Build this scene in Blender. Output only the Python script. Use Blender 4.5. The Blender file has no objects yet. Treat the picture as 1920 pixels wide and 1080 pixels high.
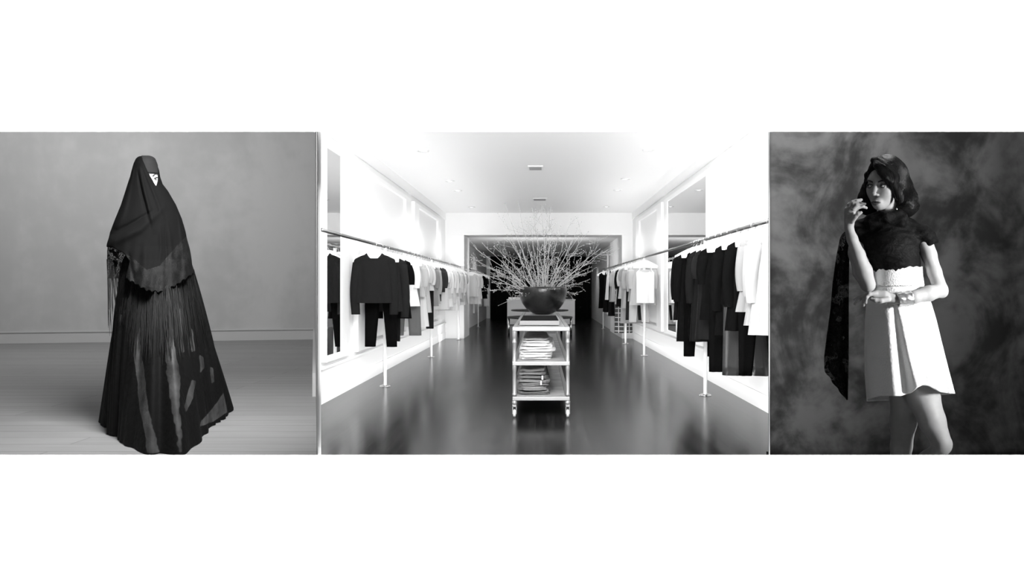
import bpy, bmesh, math, random
import numpy as np
from mathutils import Vector, Matrix

SC = bpy.context.scene
COL = SC.collection
PI = math.pi
F = 1200.0            # focal length in pixels of the 1920-wide frame
CX, CY = 1013.0, 540.0
CAMZ = 1.2

def P(px, py, D):
    return Vector(((px - CX) / F * D, D, CAMZ + (CY - py) / F * D))

# ------------------------------------------------------------ camera, exposure, world
cam_d = bpy.data.cameras.new('camera')
cam = bpy.data.objects.new('camera', cam_d)
COL.objects.link(cam)
cam.location = (0, 0, CAMZ)
cam.rotation_euler = (PI / 2, 0, 0)
cam_d.sensor_width = 36
cam_d.lens = 36 * F / 1920
cam_d.shift_x = -(CX - 960) / 1920
cam_d.clip_start = .05
cam_d.clip_end = 200
SC.camera = cam
SC.view_settings.view_transform = 'Standard'
SC.view_settings.look = 'None'
SC.view_settings.exposure = 0.0
SC.view_settings.gamma = 1.0
SC.view_settings.use_curve_mapping = False
SC.cycles.max_bounces = 10
SC.cycles.diffuse_bounces = 8
SC.cycles.sample_clamp_indirect = 6

w = bpy.data.worlds.new('studio_world')
SC.world = w
w.use_nodes = True
w.node_tree.nodes['Background'].inputs[0].default_value = (1, 1, 1, 1)
w.node_tree.nodes['Background'].inputs[1].default_value = 0.05

def area(name, loc, target, sx, sy, power, spread=180):
    d = bpy.data.lights.new(name, 'AREA')
    d.shape = 'RECTANGLE'; d.size = sx; d.size_y = sy; d.energy = power
    d.spread = math.radians(spread)
    o = bpy.data.objects.new(name, d); COL.objects.link(o)
    o.location = loc
    dirv = Vector(target) - Vector(loc)
    o.rotation_euler = dirv.to_track_quat('-Z', 'Y').to_euler()
    return o

# added fill lights above and below the front wall, out of view, keeping it white
area('front_wall_fill_top', (0, 2.2, 2.75), (0, 2.36, 1.7), 7.0, .08, 220, 120)
area('front_wall_fill_bottom', (0, 2.2, -.5), (0, 2.36, .5), 7.0, .08, 220, 120)
# shop: added fill light over the entrance, hidden by the front lintel
area('shop_entrance_fill', (0, 4.9, 2.93), (0, 6.6, 0), 3.0, 3.0, 160)
area('shop_front_fill', (0, 2.75, 2.4), (0, 14, 1.9), 1.7, .9, 205)  # added fill behind the lintel, no window stands here
area('shop_upward_fill', (0, 3.3, .12), (0, 14.5, 2.98), 1.7, .5, 40)  # added upward fill for the ceiling, hidden by the sill
# added up-facing fills at rail height to brighten the ceiling, no fixtures there
area('shop_ceiling_fill_left', (-1.90, 11.0, 1.735), (-1.5, 11.0, 2.98), 8.4, .03, 36)
area('shop_ceiling_fill_right', (1.85, 10.4, 1.775), (1.45, 10.4, 2.98), 9.2, .03, 39)
area('rear_room_fill', (0, 15.75, 1.7), (0, 22, 1.75), 2.6, .5, 32)  # added fill brightening the rear room and its ceiling
# added low fills brightening the lower walls and left pier, no fixtures there
area('low_wall_fill_left', (-1.72, 10.9, .04), (-2.26, 10.9, .55), 8.2, .05, 20)
area('low_wall_fill_right', (1.68, 10.2, .04), (2.19, 10.2, .55), 9.4, .05, 22)
area('pier_fill_left', (-2.0, 14.2, .04), (-2.03, 15.2, .8), .4, .05, 2.5)
# studio with the veiled woman
area('studio_key_softbox', (-1.38, 2.75, 2.55), (-2.75, 4.1, .8), .5, .5, 66, 105)
area('studio_wall_fill', (-6.2, 7.4, 4.5), (-6.0, 10.4, 1.6), 4.5, 1.5, 200)  # added fill to brighten the back wall
# studio with the standing model
area('model_key_softbox', (2.74, 1.08, 1.5), (1.62, 2.8, 1.15), .38, .45, 11, 55)
area('model_backdrop_light', (1.75, 3.2, 2.9), (1.85, 4.5, 1.2), .9, .4, 34)

# ------------------------------------------------------------ materials
MATS = {}
def mat(name, tone, rough=.6, metal=0., spec=.5, bump=None, emit=None, noise=None, sheen=0., coat=0.):
    """bump=(kind, scale, strength, distance); noise=(scale, amount) mottles the base tone"""
    if name in MATS: return MATS[name]
    m = bpy.data.materials.new(name); m.use_nodes = True
    nt = m.node_tree; N = nt.nodes; L = nt.links
    b = N['Principled BSDF']
    b.inputs['Base Color'].default_value = (tone, tone, tone, 1)
    b.inputs['Roughness'].default_value = rough
    b.inputs['Metallic'].default_value = metal
    b.inputs['Specular IOR Level'].default_value = spec
    b.inputs['Sheen Weight'].default_value = sheen
    b.inputs['Coat Weight'].default_value = coat
    tc = N.new('ShaderNodeTexCoord')
    if noise:
        n = N.new('ShaderNodeTexNoise'); n.inputs['Scale'].default_value = noise[0]
        n.inputs['Detail'].default_value = 6
        L.new(tc.outputs['Object'], n.inputs['Vector'])
        mr = N.new('ShaderNodeMapRange')
        mr.inputs[1].default_value = .3; mr.inputs[2].default_value = .7
        mr.inputs[3].default_value = tone * (1 - noise[1]); mr.inputs[4].default_value = tone * (1 + noise[1])
        L.new(n.outputs[0], mr.inputs[0]); L.new(mr.outputs[0], b.inputs['Base Color'])
    if bump:
        if bump[0] == 'noise':
            t = N.new('ShaderNodeTexNoise'); t.inputs['Scale'].default_value = bump[1]; t.inputs['Detail'].default_value = 5
            out = t.outputs[0]
        elif bump[0] == 'voronoi':
            t = N.new('ShaderNodeTexVoronoi'); t.inputs['Scale'].default_value = bump[1]
            out = t.outputs['Distance']
        elif bump[0] == 'weave':
            t = N.new('ShaderNodeTexWave'); t.inputs['Scale'].default_value = bump[1]; t.inputs['Distortion'].default_value = 2
            out = t.outputs[0]
        L.new(tc.outputs['Object'], t.inputs['Vector'])
        bn = N.new('ShaderNodeBump'); bn.inputs['Strength'].default_value = bump[2]
        bn.inputs['Distance'].default_value = bump[3]
        L.new(out, bn.inputs['Height']); L.new(bn.outputs[0], b.inputs['Normal'])
    if emit:
        b.inputs['Emission Color'].default_value = (1, 1, 1, 1)
        b.inputs['Emission Strength'].default_value = emit
    MATS[name] = m
    return m

M_FACADE = mat('white_front_plaster', .92, .9)
M_WALL = mat('shop_white_paint', .86, .7)
M_CEIL = mat('shop_ceiling_paint', .88, .8)
M_TRIM = mat('shop_trim_gloss', .9, .4)
M_PANEL = mat('shop_panel_board', .82, .6)
M_BACKCEIL = mat('rear_ceiling_paint', .8, .8)
M_MIRROR = mat('mirror_silver', .86, .02, 1.)
M_CHROME = mat('brushed_chrome', .7, .22, 1.)
M_STEEL = mat('rail_dark_steel', .32, .3, 1.)
M_POST = mat('post_white_enamel', .85, .3)
M_HANG = mat('hanger_white_plastic', .9, .35)
M_CURTAIN = mat('black_curtain_velvet', .008, .9, spec=.1)
M_COUNTER = mat('counter_white_laminate', .75, .5)
M_TABLETOP = mat('table_black_lacquer', .02, .3)
M_BOWL = mat('bowl_black_ceramic', .008, .3, noise=(14, .5), bump=('noise', 25, .35, .01))
M_BRANCH = mat('pale_dry_bark', .42, .8, spec=.2)
M_CARTMETAL = mat('cart_cast_metal', .24, .45, .5)
M_CARTWOOD = mat('cart_worn_board', .22, .6, noise=(6, .3))
M_RUBBER = mat('caster_rubber', .5, .5)
M_VENT = mat('vent_grey', .3, .6)
M_LAMP = mat('downlight_lens', .9, .3, emit=1.0)
M_DARKTRIM = mat('black_item', .02, .5)

def wood_floor(name, base, rough, plank_w, along, dark_gap=.5, var=.25, spec=.5, gr=.25):
    m = bpy.data.materials.new(name); m.use_nodes = True
    nt = m.node_tree; N = nt.nodes; L = nt.links; b = N['Principled BSDF']
    tc = N.new('ShaderNodeTexCoord'); mp = N.new('ShaderNodeMapping')
    L.new(tc.outputs['Object'], mp.inputs[0])
    if along == 'y': mp.inputs['Rotation'].default_value = (0, 0, PI / 2)
    br = N.new('ShaderNodeTexBrick')
    br.inputs['Scale'].default_value = 1
    br.inputs['Brick Width'].default_value = 2.6; br.inputs['Row Height'].default_value = plank_w
    br.inputs['Mortar Size'].default_value = .0035; br.inputs['Mortar Smooth'].default_value = .2
    br.offset = .37
    lo, hi = base * (1 - var), base * (1 + var)
    br.inputs['Color1'].default_value = (lo, lo, lo, 1); br.inputs['Color2'].default_value = (hi, hi, hi, 1)
    g = base * dark_gap
    br.inputs['Mortar'].default_value = (g, g, g, 1)
    L.new(mp.outputs[0], br.inputs['Vector'])
    mp2 = N.new('ShaderNodeMapping'); L.new(mp.outputs[0], mp2.inputs[0]); mp2.inputs['Scale'].default_value = (.8, 14, 1)
    n = N.new('ShaderNodeTexNoise'); n.inputs['Scale'].default_value = 3; n.inputs['Detail'].default_value = 8
    L.new(mp2.outputs[0], n.inputs['Vector'])
    mr = N.new('ShaderNodeMapRange'); mr.inputs[1].default_value = .3; mr.inputs[2].default_value = .7
    mr.inputs[3].default_value = 1-gr; mr.inputs[4].default_value = 1+gr
    L.new(n.outputs[0], mr.inputs[0])
    mx = N.new('ShaderNodeVectorMath'); mx.operation = 'MULTIPLY'
    L.new(br.outputs[0], mx.inputs[0]); L.new(mr.outputs[0], mx.inputs[1])
    L.new(mx.outputs[0], b.inputs['Base Color'])
    mr2 = N.new('ShaderNodeMapRange'); mr2.inputs[3].default_value = rough * .92; mr2.inputs[4].default_value = rough * 1.12
    L.new(n.outputs[0], mr2.inputs[0]); L.new(mr2.outputs[0], b.inputs['Roughness'])
    b.inputs['Specular IOR Level'].default_value = spec
    bn = N.new('ShaderNodeBump'); bn.inputs['Strength'].default_value = .12; bn.inputs['Distance'].default_value = .001
    L.new(br.outputs['Fac'], bn.inputs['Height']); bn.invert = True
    L.new(bn.outputs[0], b.inputs['Normal'])
    return m
M_SHOPFLOOR = wood_floor('shop_dark_oak_floor', .009, .2, .085, 'y', var=.6, spec=.24, gr=.5)
M_STUDIOFLOOR = wood_floor('studio_pale_boards', .22, .55, .16, 'x', .55, .05, spec=.3, gr=.1)

def mottled(name, lo, hi, scale, vscale=1., rough=.9, streak=0., extra=0.):
    m = bpy.data.materials.new(name); m.use_nodes = True
    nt = m.node_tree; N = nt.nodes; L = nt.links; b = N['Principled BSDF']
    b.inputs['Roughness'].default_value = rough; b.inputs['Specular IOR Level'].default_value = .15
    tc = N.new('ShaderNodeTexCoord'); mp = N.new('ShaderNodeMapping')
    mp.inputs['Scale'].default_value = (1, 1, vscale)
    L.new(tc.outputs['Object'], mp.inputs[0])
    n = N.new('ShaderNodeTexNoise'); n.inputs['Scale'].default_value = scale; n.inputs['Detail'].default_value = 7
    n.inputs['Roughness'].default_value = .55; n.inputs['Distortion'].default_value = .6
    L.new(mp.outputs[0], n.inputs['Vector'])
    n2 = N.new('ShaderNodeTexNoise'); n2.inputs['Scale'].default_value = scale * 5; n2.inputs['Detail'].default_value = 8
    L.new(tc.outputs['Object'], n2.inputs['Vector'])
    a = N.new('ShaderNodeMath'); a.operation = 'MULTIPLY_ADD'; a.inputs[1].default_value = .25 + extra
    L.new(n2.outputs[0], a.inputs[0]); L.new(n.outputs[0], a.inputs[2])
    mr = N.new('ShaderNodeMapRange'); mr.interpolation_type = 'SMOOTHSTEP'
    off = .5 * (.25 + extra)
    mr.inputs[1].default_value = .36 + off; mr.inputs[2].default_value = .66 + off
    mr.inputs[3].default_value = lo; mr.inputs[4].default_value = hi
    L.new(a.outputs[0], mr.inputs[0])
    L.new(mr.outputs[0], b.inputs['Base Color'])
    return m
M_STUDIOWALL = mottled('studio_grey_plaster', .40, .47, .8, .35, extra=.15)
M_BACKDROP = mottled('painted_canvas_backdrop', .04, .18, 2.1, .8)

# ------------------------------------------------------------ mesh helpers
class MB:
    def __init__(s): s.v = []; s.f = []
    def add(s, vs, fs):
        o = len(s.v); s.v += [tuple(v) for v in vs]; s.f += [tuple(i + o for i in f) for f in fs]; return s
    def box(s, x0, x1, y0, y1, z0, z1):
        return s.add([(x0,y0,z0),(x1,y0,z0),(x1,y1,z0),(x0,y1,z0),(x0,y0,z1),(x1,y0,z1),(x1,y1,z1),(x0,y1,z1)],
              [(0,3,2,1),(4,5,6,7),(0,1,5,4),(1,2,6,5),(2,3,7,6),(3,0,4,7)])
    def prism(s, poly, z0, z1):
        n = len(poly)
        a = sum(poly[i][0]*poly[(i+1)%n][1]-poly[(i+1)%n][0]*poly[i][1] for i in range(n))
        if a < 0: poly = poly[::-1]
        vs = [(x,y,z0) for x,y in poly] + [(x,y,z1) for x,y in poly]
        fs = [tuple(range(n-1,-1,-1)), tuple(range(n,2*n))] + [(i,(i+1)%n,n+(i+1)%n,n+i) for i in range(n)]
        return s.add(vs, fs)
    def tube(s, pts, radii, n=8, cap=True, flat=1.0):
        pts = [Vector(p) for p in pts]
        if not hasattr(radii, '__len__'): radii = [radii]*len(pts)
        vs = []; fs = []
        t0 = (pts[1]-pts[0]).normalized()
        up = Vector((0,0,1)) if abs(t0.z) < .9 else Vector((1,0,0))
        u = t0.cross(up).normalized()
        for i, p in enumerate(pts):
            t = (pts[min(i+1,len(pts)-1)] - pts[max(i-1,0)]).normalized()
            u = (u - t*u.dot(t)); u = u.normalized() if u.length > 1e-6 else t.orthogonal().normalized()
            v = t.cross(u)
            for k in range(n):
                a = 2*PI*k/n
                vs.append(p + (u*math.cos(a) + v*math.sin(a)*flat)*radii[i])
        for i in range(len(pts)-1):
            for k in range(n):
                a = i*n+k; b = i*n+(k+1)%n
                fs.append((a, b, b+n, a+n))
        if cap:
            fs.append(tuple(range(n-1,-1,-1))); fs.append(tuple(range((len(pts)-1)*n, len(pts)*n)))
        return s.add(vs, fs)
    def lathe(s, prof, c=(0,0,0), n=32, closed=False):
        vs = []; fs = []
        for r, z in prof:
            for k in range(n):
                a = 2*PI*k/n; vs.append((c[0]+r*math.cos(a), c[1]+r*math.sin(a), c[2]+z))
        for i in range(len(prof)-1):
            for k in range(n):
                a = i*n+k; b = i*n+(k+1)%n; fs.append((a,b,b+n,a+n))
        return s.add(vs, fs)
    def ell(s, c, r, n=16, m=10):
        vs = [(c[0],c[1],c[2]-r[2])]; fs = []
        for j in range(1, m):
            ph = -PI/2 + PI*j/m
            for k in range(n):
                a = 2*PI*k/n
                vs.append((c[0]+r[0]*math.cos(ph)*math.cos(a), c[1]+r[1]*math.cos(ph)*math.sin(a), c[2]+r[2]*math.sin(ph)))
        vs.append((c[0],c[1],c[2]+r[2])); top = len(vs)-1
        for k in range(n): fs.append((0, 1+(k+1)%n, 1+k))
        for j in range(m-2):
            for k in range(n):
                a = 1+j*n+k; b = 1+j*n+(k+1)%n; fs.append((a,b,b+n,a+n))
        for k in range(n): fs.append((top, 1+(m-2)*n+k, 1+(m-2)*n+(k+1)%n))
        return s.add(vs, fs)
    def loft(s, rows, closed=True, cap0=False, cap1=False):
        n = len(rows[0]); vs = [p for r in rows for p in r]; fs = []
        for i in range(len(rows)-1):
            for k in range(n if closed else n-1):
                a = i*n+k; b = i*n+(k+1)%n; fs.append((a, b, b+n, a+n))
        if cap0: fs.append(tuple(range(n-1,-1,-1)))
        if cap1: fs.append(tuple(range((len(rows)-1)*n, len(rows)*n)))
        return s.add(vs, fs)
    def build(s, name, m, parent=None, smooth=False, bevel=0, solid=0, base=None, sub=0):
        me = bpy.data.meshes.new(name)
        V = np.array(s.v, dtype=float).reshape(-1, 3)
        if parent is not None: org = Vector(parent['_w'])
        elif base is not None: org = Vector(base)
        else:
            mn, mx = V.min(0), V.max(0); org = Vector(((mn[0]+mx[0])/2, (mn[1]+mx[1])/2, mn[2]))
        V = V - np.array(org)
        me.from_pydata(V.tolist(), [], s.f); me.materials.append(m)
        me.validate()
        if smooth: me.polygons.foreach_set('use_smooth', [True]*len(me.polygons))
        o = bpy.data.objects.new(name, me); COL.objects.link(o)
        if parent is not None:
            o.parent = parent
            o['_w'] = tuple(org)
        else:
            o.location = org; o['_w'] = tuple(org)
        if bevel:
            b = o.modifiers.new('bevel', 'BEVEL'); b.width = bevel; b.segments = 2; b.limit_method = 'ANGLE'
        if solid:
            b = o.modifiers.new('solid', 'SOLIDIFY'); b.thickness = solid
        if sub:
            b = o.modifiers.new('sub', 'SUBSURF'); b.levels = sub; b.render_levels = sub
        return o

def tag(o, label, cat, group=None, kind=None):
    if label: o['label'] = label
    if cat: o['category'] = cat
    if group: o['group'] = group
    if kind: o['kind'] = kind
    return o
def struct(o): o['kind'] = 'structure'; return o
def thing(name, loc, label, cat, group=None):
    e = bpy.data.objects.new(name, None); COL.objects.link(e)
    e.location = loc; e['_w'] = tuple(loc); e.empty_display_size = .1
    return tag(e, label, cat, group)
def lerp(a, b, t): return a + (b-a)*t
def interp(tab, x):
    """tab rows (x, v1, v2, ...) -> interpolated values"""
    xs = [r[0] for r in tab]
    return [float(np.interp(x, xs, [r[i] for r in tab])) for i in range(1, len(tab[0]))]
# ============================================================ SETTING
ZL = CAMZ - .86            # floor of the studio with the veiled woman
FR = 2.4                   # plane of the white front wall
OZ0, OZ1 = P(0, 853, FR).z, P(0, 247, FR).z
# white front wall with one long opening
struct(MB().box(-5.5, 5.5, FR-.04, FR, OZ1, 4.2).build('wall_front_top', M_FACADE))
struct(MB().box(-5.5, 5.5, FR-.04, FR, -1.2, OZ0).build('wall_front_bottom', M_FACADE))
struct(MB().box(-5.5, -3.1, FR-.04, FR, OZ0, OZ1).build('wall_front_left', M_FACADE))
struct(MB().box(2.75, 5.5, FR-.04, FR, OZ0, OZ1).build('wall_front_right', M_FACADE))

# veiled woman's studio ---------------------------------------------
def floor_pt(px, py, zf=ZL):
    D = F * (CAMZ - zf) / (py - CY); return Vector(((px - CX)/F*D, D, zf))
bl = floor_pt(0, 644.2); brr = floor_pt(590, 636.2)
u = (brr - bl).normalized(); far_l = bl - u*1.2
nrm = Vector((-u.y, u.x, 0))
HS = 4.7
struct(MB().prism([(far_l.x, far_l.y), (brr.x, brr.y), (brr.x+nrm.x*.1, brr.y+nrm.y*.1), (far_l.x+nrm.x*.1, far_l.y+nrm.y*.1)], ZL, HS).build('wall_studio_back', M_STUDIOWALL))
fr_r = Vector(((598-CX)/F*FR - .004, FR, 0))
struct(MB().prism([(brr.x, brr.y), (fr_r.x, fr_r.y), (fr_r.x+.006, fr_r.y), (brr.x+.1, brr.y)], -.2, HS).build('wall_studio_right', M_STUDIOWALL))
struct(MB().prism([(far_l.x, far_l.y), (far_l.x-.1, far_l.y), (-5.1, FR), (-5.0, FR)], ZL, HS).build('wall_studio_left', M_STUDIOWALL))
struct(MB().prism([(far_l.x, far_l.y), (brr.x, brr.y), (fr_r.x, fr_r.y), (-5.0, FR)], ZL-.1, ZL).build('floor_studio', M_STUDIOFLOOR))
struct(MB().prism([(far_l.x, far_l.y), (brr.x, brr.y), (fr_r.x, fr_r.y), (-5.0, FR)], HS, HS+.1).build('ceiling_studio', M_STUDIOWALL))
M_BASEB = mat('studio_baseboard_paint', .46, .6)
d = .02
struct(MB().prism([(far_l.x, far_l.y-d), (brr.x, brr.y-d), (brr.x, brr.y), (far_l.x, far_l.y)], ZL, ZL+.165)
       .prism([(far_l.x, far_l.y-d*1.7), (brr.x, brr.y-d*1.7), (brr.x, brr.y), (far_l.x, far_l.y)], ZL+.165, ZL+.185).build('baseboard_studio_back', M_BASEB))
sd = (fr_r - brr); sd.z = 0; sd.normalize(); sn = Vector((sd.y, -sd.x, 0))
if sn.x > 0: sn = -sn
e1 = brr + sd*6
struct(MB().prism([(brr.x, brr.y), (e1.x, e1.y), (e1.x+sn.x*.025, e1.y+sn.y*.025), (brr.x+sn.x*.025, brr.y+sn.y*.025)], ZL, ZL+.185).build('baseboard_studio_right', M_BASEB))

# model's studio ------------------------------------------------------
BD = 4.45
jr = Vector(((1443-CX)/F*FR, FR, 0)); jb = Vector(((1443-CX)/F*4.62, 4.62, 0))
M_DARKWALL = mat('dark_studio_paint', .05, .9)
def partition_two_sided(name, poly, z0, z1, m):
    return struct(MB().prism(poly, z0, z1).build(name, m))
partition_two_sided('wall_model_left', [(jr.x+.0005, jr.y), (jr.x+.002, jr.y), (jb.x+.005, jb.y), (jb.x+.001, jb.y)], -.1, 3.4, M_DARKWALL)
partition_two_sided('wall_shop_front_right', [(jr.x-.002, jr.y), (jr.x+.0005, jr.y), (jb.x+.001, jb.y), (jb.x-.003, jb.y)], -.1, 3.4, M_WALL)
# painted canvas backdrop hanging just in front of the studio's rear wall
rows = []
NX = 90
for j in range(40):
    z = 3.35 - 3.35*j/39
    r = []
    for i in range(NX):
        x = 1.60 + 3.2*i/(NX-1)
        y = BD + .012*math.sin(x*7.5+1)+.006*math.sin(x*19+z*.8)
        if abs((x-1.75) % .62) < .012: y -= .004
        r.append((x, y, z))
    rows.append(r)
bd = MB().loft(rows, closed=False).build('studio_backdrop', M_BACKDROP, smooth=True, solid=.003)
tag(bd, 'mottled dark grey painted canvas backdrop behind the model in the white skirt', 'backdrop')
struct(MB().box(1.675, 5.0, 4.62, 4.7, -.1, 3.5).build('wall_model_back', M_DARKWALL))
struct(MB().box(4.9, 5.0, FR, 4.62, -.1, 3.5).build('wall_model_right', M_DARKWALL))
struct(MB().prism([(jr.x, FR), (4.9, FR), (4.9, 4.62), (jb.x, 4.62)], -.1, 0).build('floor_model', mat('model_floor_grey', .12, .8)))
struct(MB().prism([(jr.x, FR), (4.9, FR), (4.9, 4.62), (jb.x, 4.62)], 3.4, 3.5).build('ceiling_model', M_DARKWALL))

# shop ---------------------------------------------------------------
WLX, WRX, CH = -2.26, 2.195, 2.98
DH = 15.2                  # rear header
BZ = 2.46                  # rear room ceiling height
DF = 25.6
struct(MB().prism([(fr_r.x+.006, FR), (fr_r.x+.012, FR), (-2.26, 6.56), (-2.26, DH), (-2.36, DH), (-2.36, 6.56), (-2.28, 6.56)][:3] + [(-2.27, 6.56)], 0-.1, CH+.02).build('wall_shop_front_left', M_WALL))
struct(MB().box(WLX-.018, WLX, 6.56, DH+.05, -.1, CH+.02).build('wall_shop_left', M_WALL))
struct(MB().box(WRX, WRX+.1, 4.72, DH+.05, -.1, CH+.02).build('wall_shop_right', M_WALL))
struct(MB().box(jb.x+.034, WRX+.1, 4.705, 4.72, -.1, CH+.02).build('wall_shop_jog', M_WALL))
struct(MB().prism([(-.82, FR+.001), (.85, FR+.001), (1.66, 4.70), (2.195, 4.72), (2.195, DH), (2.0, DH), (2.05, DF), (-2.12, DF), (-2.12, DH), (-2.26, DH), (-2.26, 6.55)], -.1, 0).build('floor_shop', M_SHOPFLOOR))
struct(MB().prism([(-.82, FR+.001), (.85, FR+.001), (1.66, 4.70), (2.195, 4.72), (2.195, DH), (-2.26, DH), (-2.26, 6.55)], CH, CH+.1).build('ceiling_shop', M_CEIL))
CLX, CRX = -1.81, 1.94     # inner edges of the two piers
struct(MB().box(WLX, WRX, DH, DH+.5, BZ, CH).build('wall_shop_header', M_WALL))
struct(MB().box(WLX, CLX, DH, DH+1.1, 0, BZ).build('wall_shop_pier_left', M_WALL, bevel=.004))
struct(MB().box(CRX, WRX+.05, DH, DH+2.6, 0, BZ).build('wall_shop_pier_right', M_WALL, bevel=.004))
struct(MB().box(-2.25, -2.12, DH+1.1, DF+.1, -.1, BZ).build('wall_rear_left', M_WALL))
struct(MB().box(2.05, 2.2, DH+2.6, DF+.1, -.1, BZ).build('wall_rear_right', M_WALL))
struct(MB().box(-2.26, 2.2, DH+.5, DF+.1, BZ, BZ+.1).build('ceiling_rear', M_BACKCEIL))
struct(MB().box(-2.2, 2.2, DF, DF+.1, -.1, BZ).build('wall_rear_back', mat('rear_wall_black', .01, .9)))
struct(MB().box(-2.12, -1.98, DF-.35, DF-.2, 0, BZ).build('trim_1', M_TRIM, bevel=.004))
struct(MB().box(WLX, WLX+.012, 6.56, DH, 0, .16).build('baseboard_left', M_TRIM))
struct(MB().box(WRX-.012, WRX, 4.72, DH, 0, .16).build('baseboard_right', M_TRIM))
# cornice strip beside the ceiling
struct(MB().box(WLX, WLX+.02, 6.56, DH, CH-.16, CH).build('trim_2', M_TRIM))
struct(MB().box(WRX-.02, WRX, 4.72, DH, CH-.16, CH).build('trim_3', M_TRIM))
# ledge above the base of the side walls
struct(MB().box(WLX, WLX+.03, 6.56, DH, .36, .385).build('trim_4', M_TRIM))
struct(MB().box(WRX-.03, WRX, 4.72, DH, .36, .385).build('trim_5', M_TRIM))

def framed(side, D0, D1, label, mirror, z0=.43, z1=2.72, st=.42, th=.065, st0=None):
    st0 = st if st0 is None else st0
    """large framed panel or mirror on a side wall; D0/D1 outer ends along the wall"""
    X = WLX if side < 0 else WRX
    s = 1 if side < 0 else -1
    t = thing('wall_mirror' if mirror else 'wall_panel', (X, (D0+D1)/2, z0), label, 'mirror' if mirror else 'wall panel')
    a, b = sorted((X, X + s*th))
    f = MB(); f.box(a, b, D0, D0+st0, z0, z1); f.box(a, b, D1-st, D1, z0, z1)
    f.box(a, b, D0+st0, D1-st, z1-.07, z1); f.box(a, b, D0+st0, D1-st, z0, z0+.07)
    f.build('frame', M_TRIM, t, bevel=.008)
    a, b = sorted((X + s*.002, X + s*(.055 if mirror else .02)))
    MB().box(a, b, D0+st0, D1-st, z0+.07, z1-.07).build('mirror_glass' if mirror else 'board', M_MIRROR if mirror else M_PANEL, t)
framed(-1, 6.58, 7.36, 'tall framed wall mirror at the left edge reflecting the black blouse', True, st=.28, st0=.02)
framed(-1, 7.72, 10.9, 'wide white framed wall panel behind the black blouse', False)
framed(-1, 11.2, 14.2, 'white framed wall panel nearest the left pier', False)
framed(1, 5.1, 7.7, 'white framed wall panel behind the black trousers at right', False)
framed(1, 7.95, 11.05, 'tall framed wall mirror on the right wall reflecting the ceiling', True, st=.3)
framed(1, 11.3, 14.3, 'white framed wall panel nearest the right pier', False)
# panels in the rear room
for (x0, x1, y0, y1, nm) in ((-2.12, -2.07, 17.6, 18.4, 'left'), (-2.12, -2.07, 20.2, 21.3, 'left'), (2.0, 2.05, 19.2, 20.6, 'right')):
    o = MB().box(x0, x1, y0, y1, .4, 2.2).build('wall_panel', M_TRIM, bevel=.005)
    tag(o, {18.4: 'narrow white panel just behind the left pier', 21.3: 'white panel farther back on the left rear wall',
            20.6: 'white panel on the right rear wall beside the black curtain'}[y1], 'wall panel')

# black curtain closing the rear room
rows = []
for z in (2.44, 1.2, .02):
    r = []
    for i in range(260):
        x = -1.96 + 3.95*i/259
        r.append((x, DF-.12 + .05*math.sin(x*16+.6*math.sin(x*3)+z*.3)*(1.1-.1*z), z))
    rows.append(r)
cur = MB().loft(rows, closed=False).build('curtain', M_CURTAIN, smooth=True, solid=.004)
tag(cur, 'floor-length black pleated curtain across the far end of the shop', 'curtain')

# recessed downlights and air vents
def downlight(x, y, z, label, power=0, r=.085):
    t = thing('downlight', (x, y, z), label, 'ceiling light', 'recessed ceiling spotlights')
    MB().lathe([(r, 0), (r+.012, -.012), (r+.03, -.012), (r+.034, 0)], (x, y, z), 24).build('ring', mat('downlight_ring', .7, .4), t, smooth=True)
    MB().lathe([(.0001, -.004), (r*.45, -.012), (r*.5, -.004), (r, -.002)], (x, y, z), 20).build('lens', M_LAMP, t, smooth=True)
    if power:
        d = bpy.data.lights.new('downlight_lamp', 'SPOT'); d.energy = power; d.spot_size = math.radians(120); d.spot_blend = .8
        d.shadow_soft_size = .08
        o = bpy.data.objects.new('downlight_lamp', d); COL.objects.link(o); o.location = (x, y, z-.03)
for (px, py, lab) in ((793, 282, 'recessed ceiling spotlight nearest on the left'), (1216, 280, 'recessed ceiling spotlight nearest on the right'),
        (843, 339, 'second recessed spotlight along the left of the ceiling'), (1173, 335, 'second recessed spotlight along the right of the ceiling'),
        (858, 357, 'third recessed spotlight along the left of the ceiling'), (1158, 356, 'third recessed spotlight along the right of the ceiling'),
        (884, 388, 'faint farthest spotlight at left before the header'), (1137, 387, 'faint farthest spotlight at right before the header')):
    D = (CH-CAMZ)*F/(CY-py)
    downlight((px-CX)/F*D, D, CH, lab, 70, .05)
for (px, py, lab) in ((920, 466, 'left spotlight in the grey rear ceiling'), (1105, 457, 'right spotlight in the grey rear ceiling'), (1088, 474, 'dark round fitting deepest in the rear ceiling')):
    D = (BZ-CAMZ)*F/(CY-py)
    downlight((px-CX)/F*D, D, BZ, lab, 30, .07)
def vent(px, py, wpx, lab):
    D = (CH-CAMZ)*F/(CY-py); x = (px-CX)/F*D; hw = wpx/F*D/2
    t = thing('ceiling_vent', (x, D, CH), lab, 'air vent')
    f = MB(); f.box(x-hw, x+hw, D-.14, D-.11, CH-.014, CH); f.box(x-hw, x+hw, D+.11, D+.14, CH-.014, CH)
    f.box(x-hw, x-hw+.02, D-.11, D+.11, CH-.014, CH); f.box(x+hw-.02, x+hw, D-.11, D+.11, CH-.014, CH)
    f.build('frame', mat('vent_frame', .8, .5), t)
    for k in range(5):
        y = D-.09+k*.045
        MB().add([(x-hw+.02, y-.012, CH-.001), (x+hw-.02, y-.012, CH-.001), (x+hw-.02, y+.012, CH-.02), (x-hw+.02, y+.012, CH-.02)], [(0,1,2,3)]).build('slat', M_VENT, t, solid=.002)
vent(1004, 314, 28, 'rectangular air vent in the middle of the white ceiling')
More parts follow.
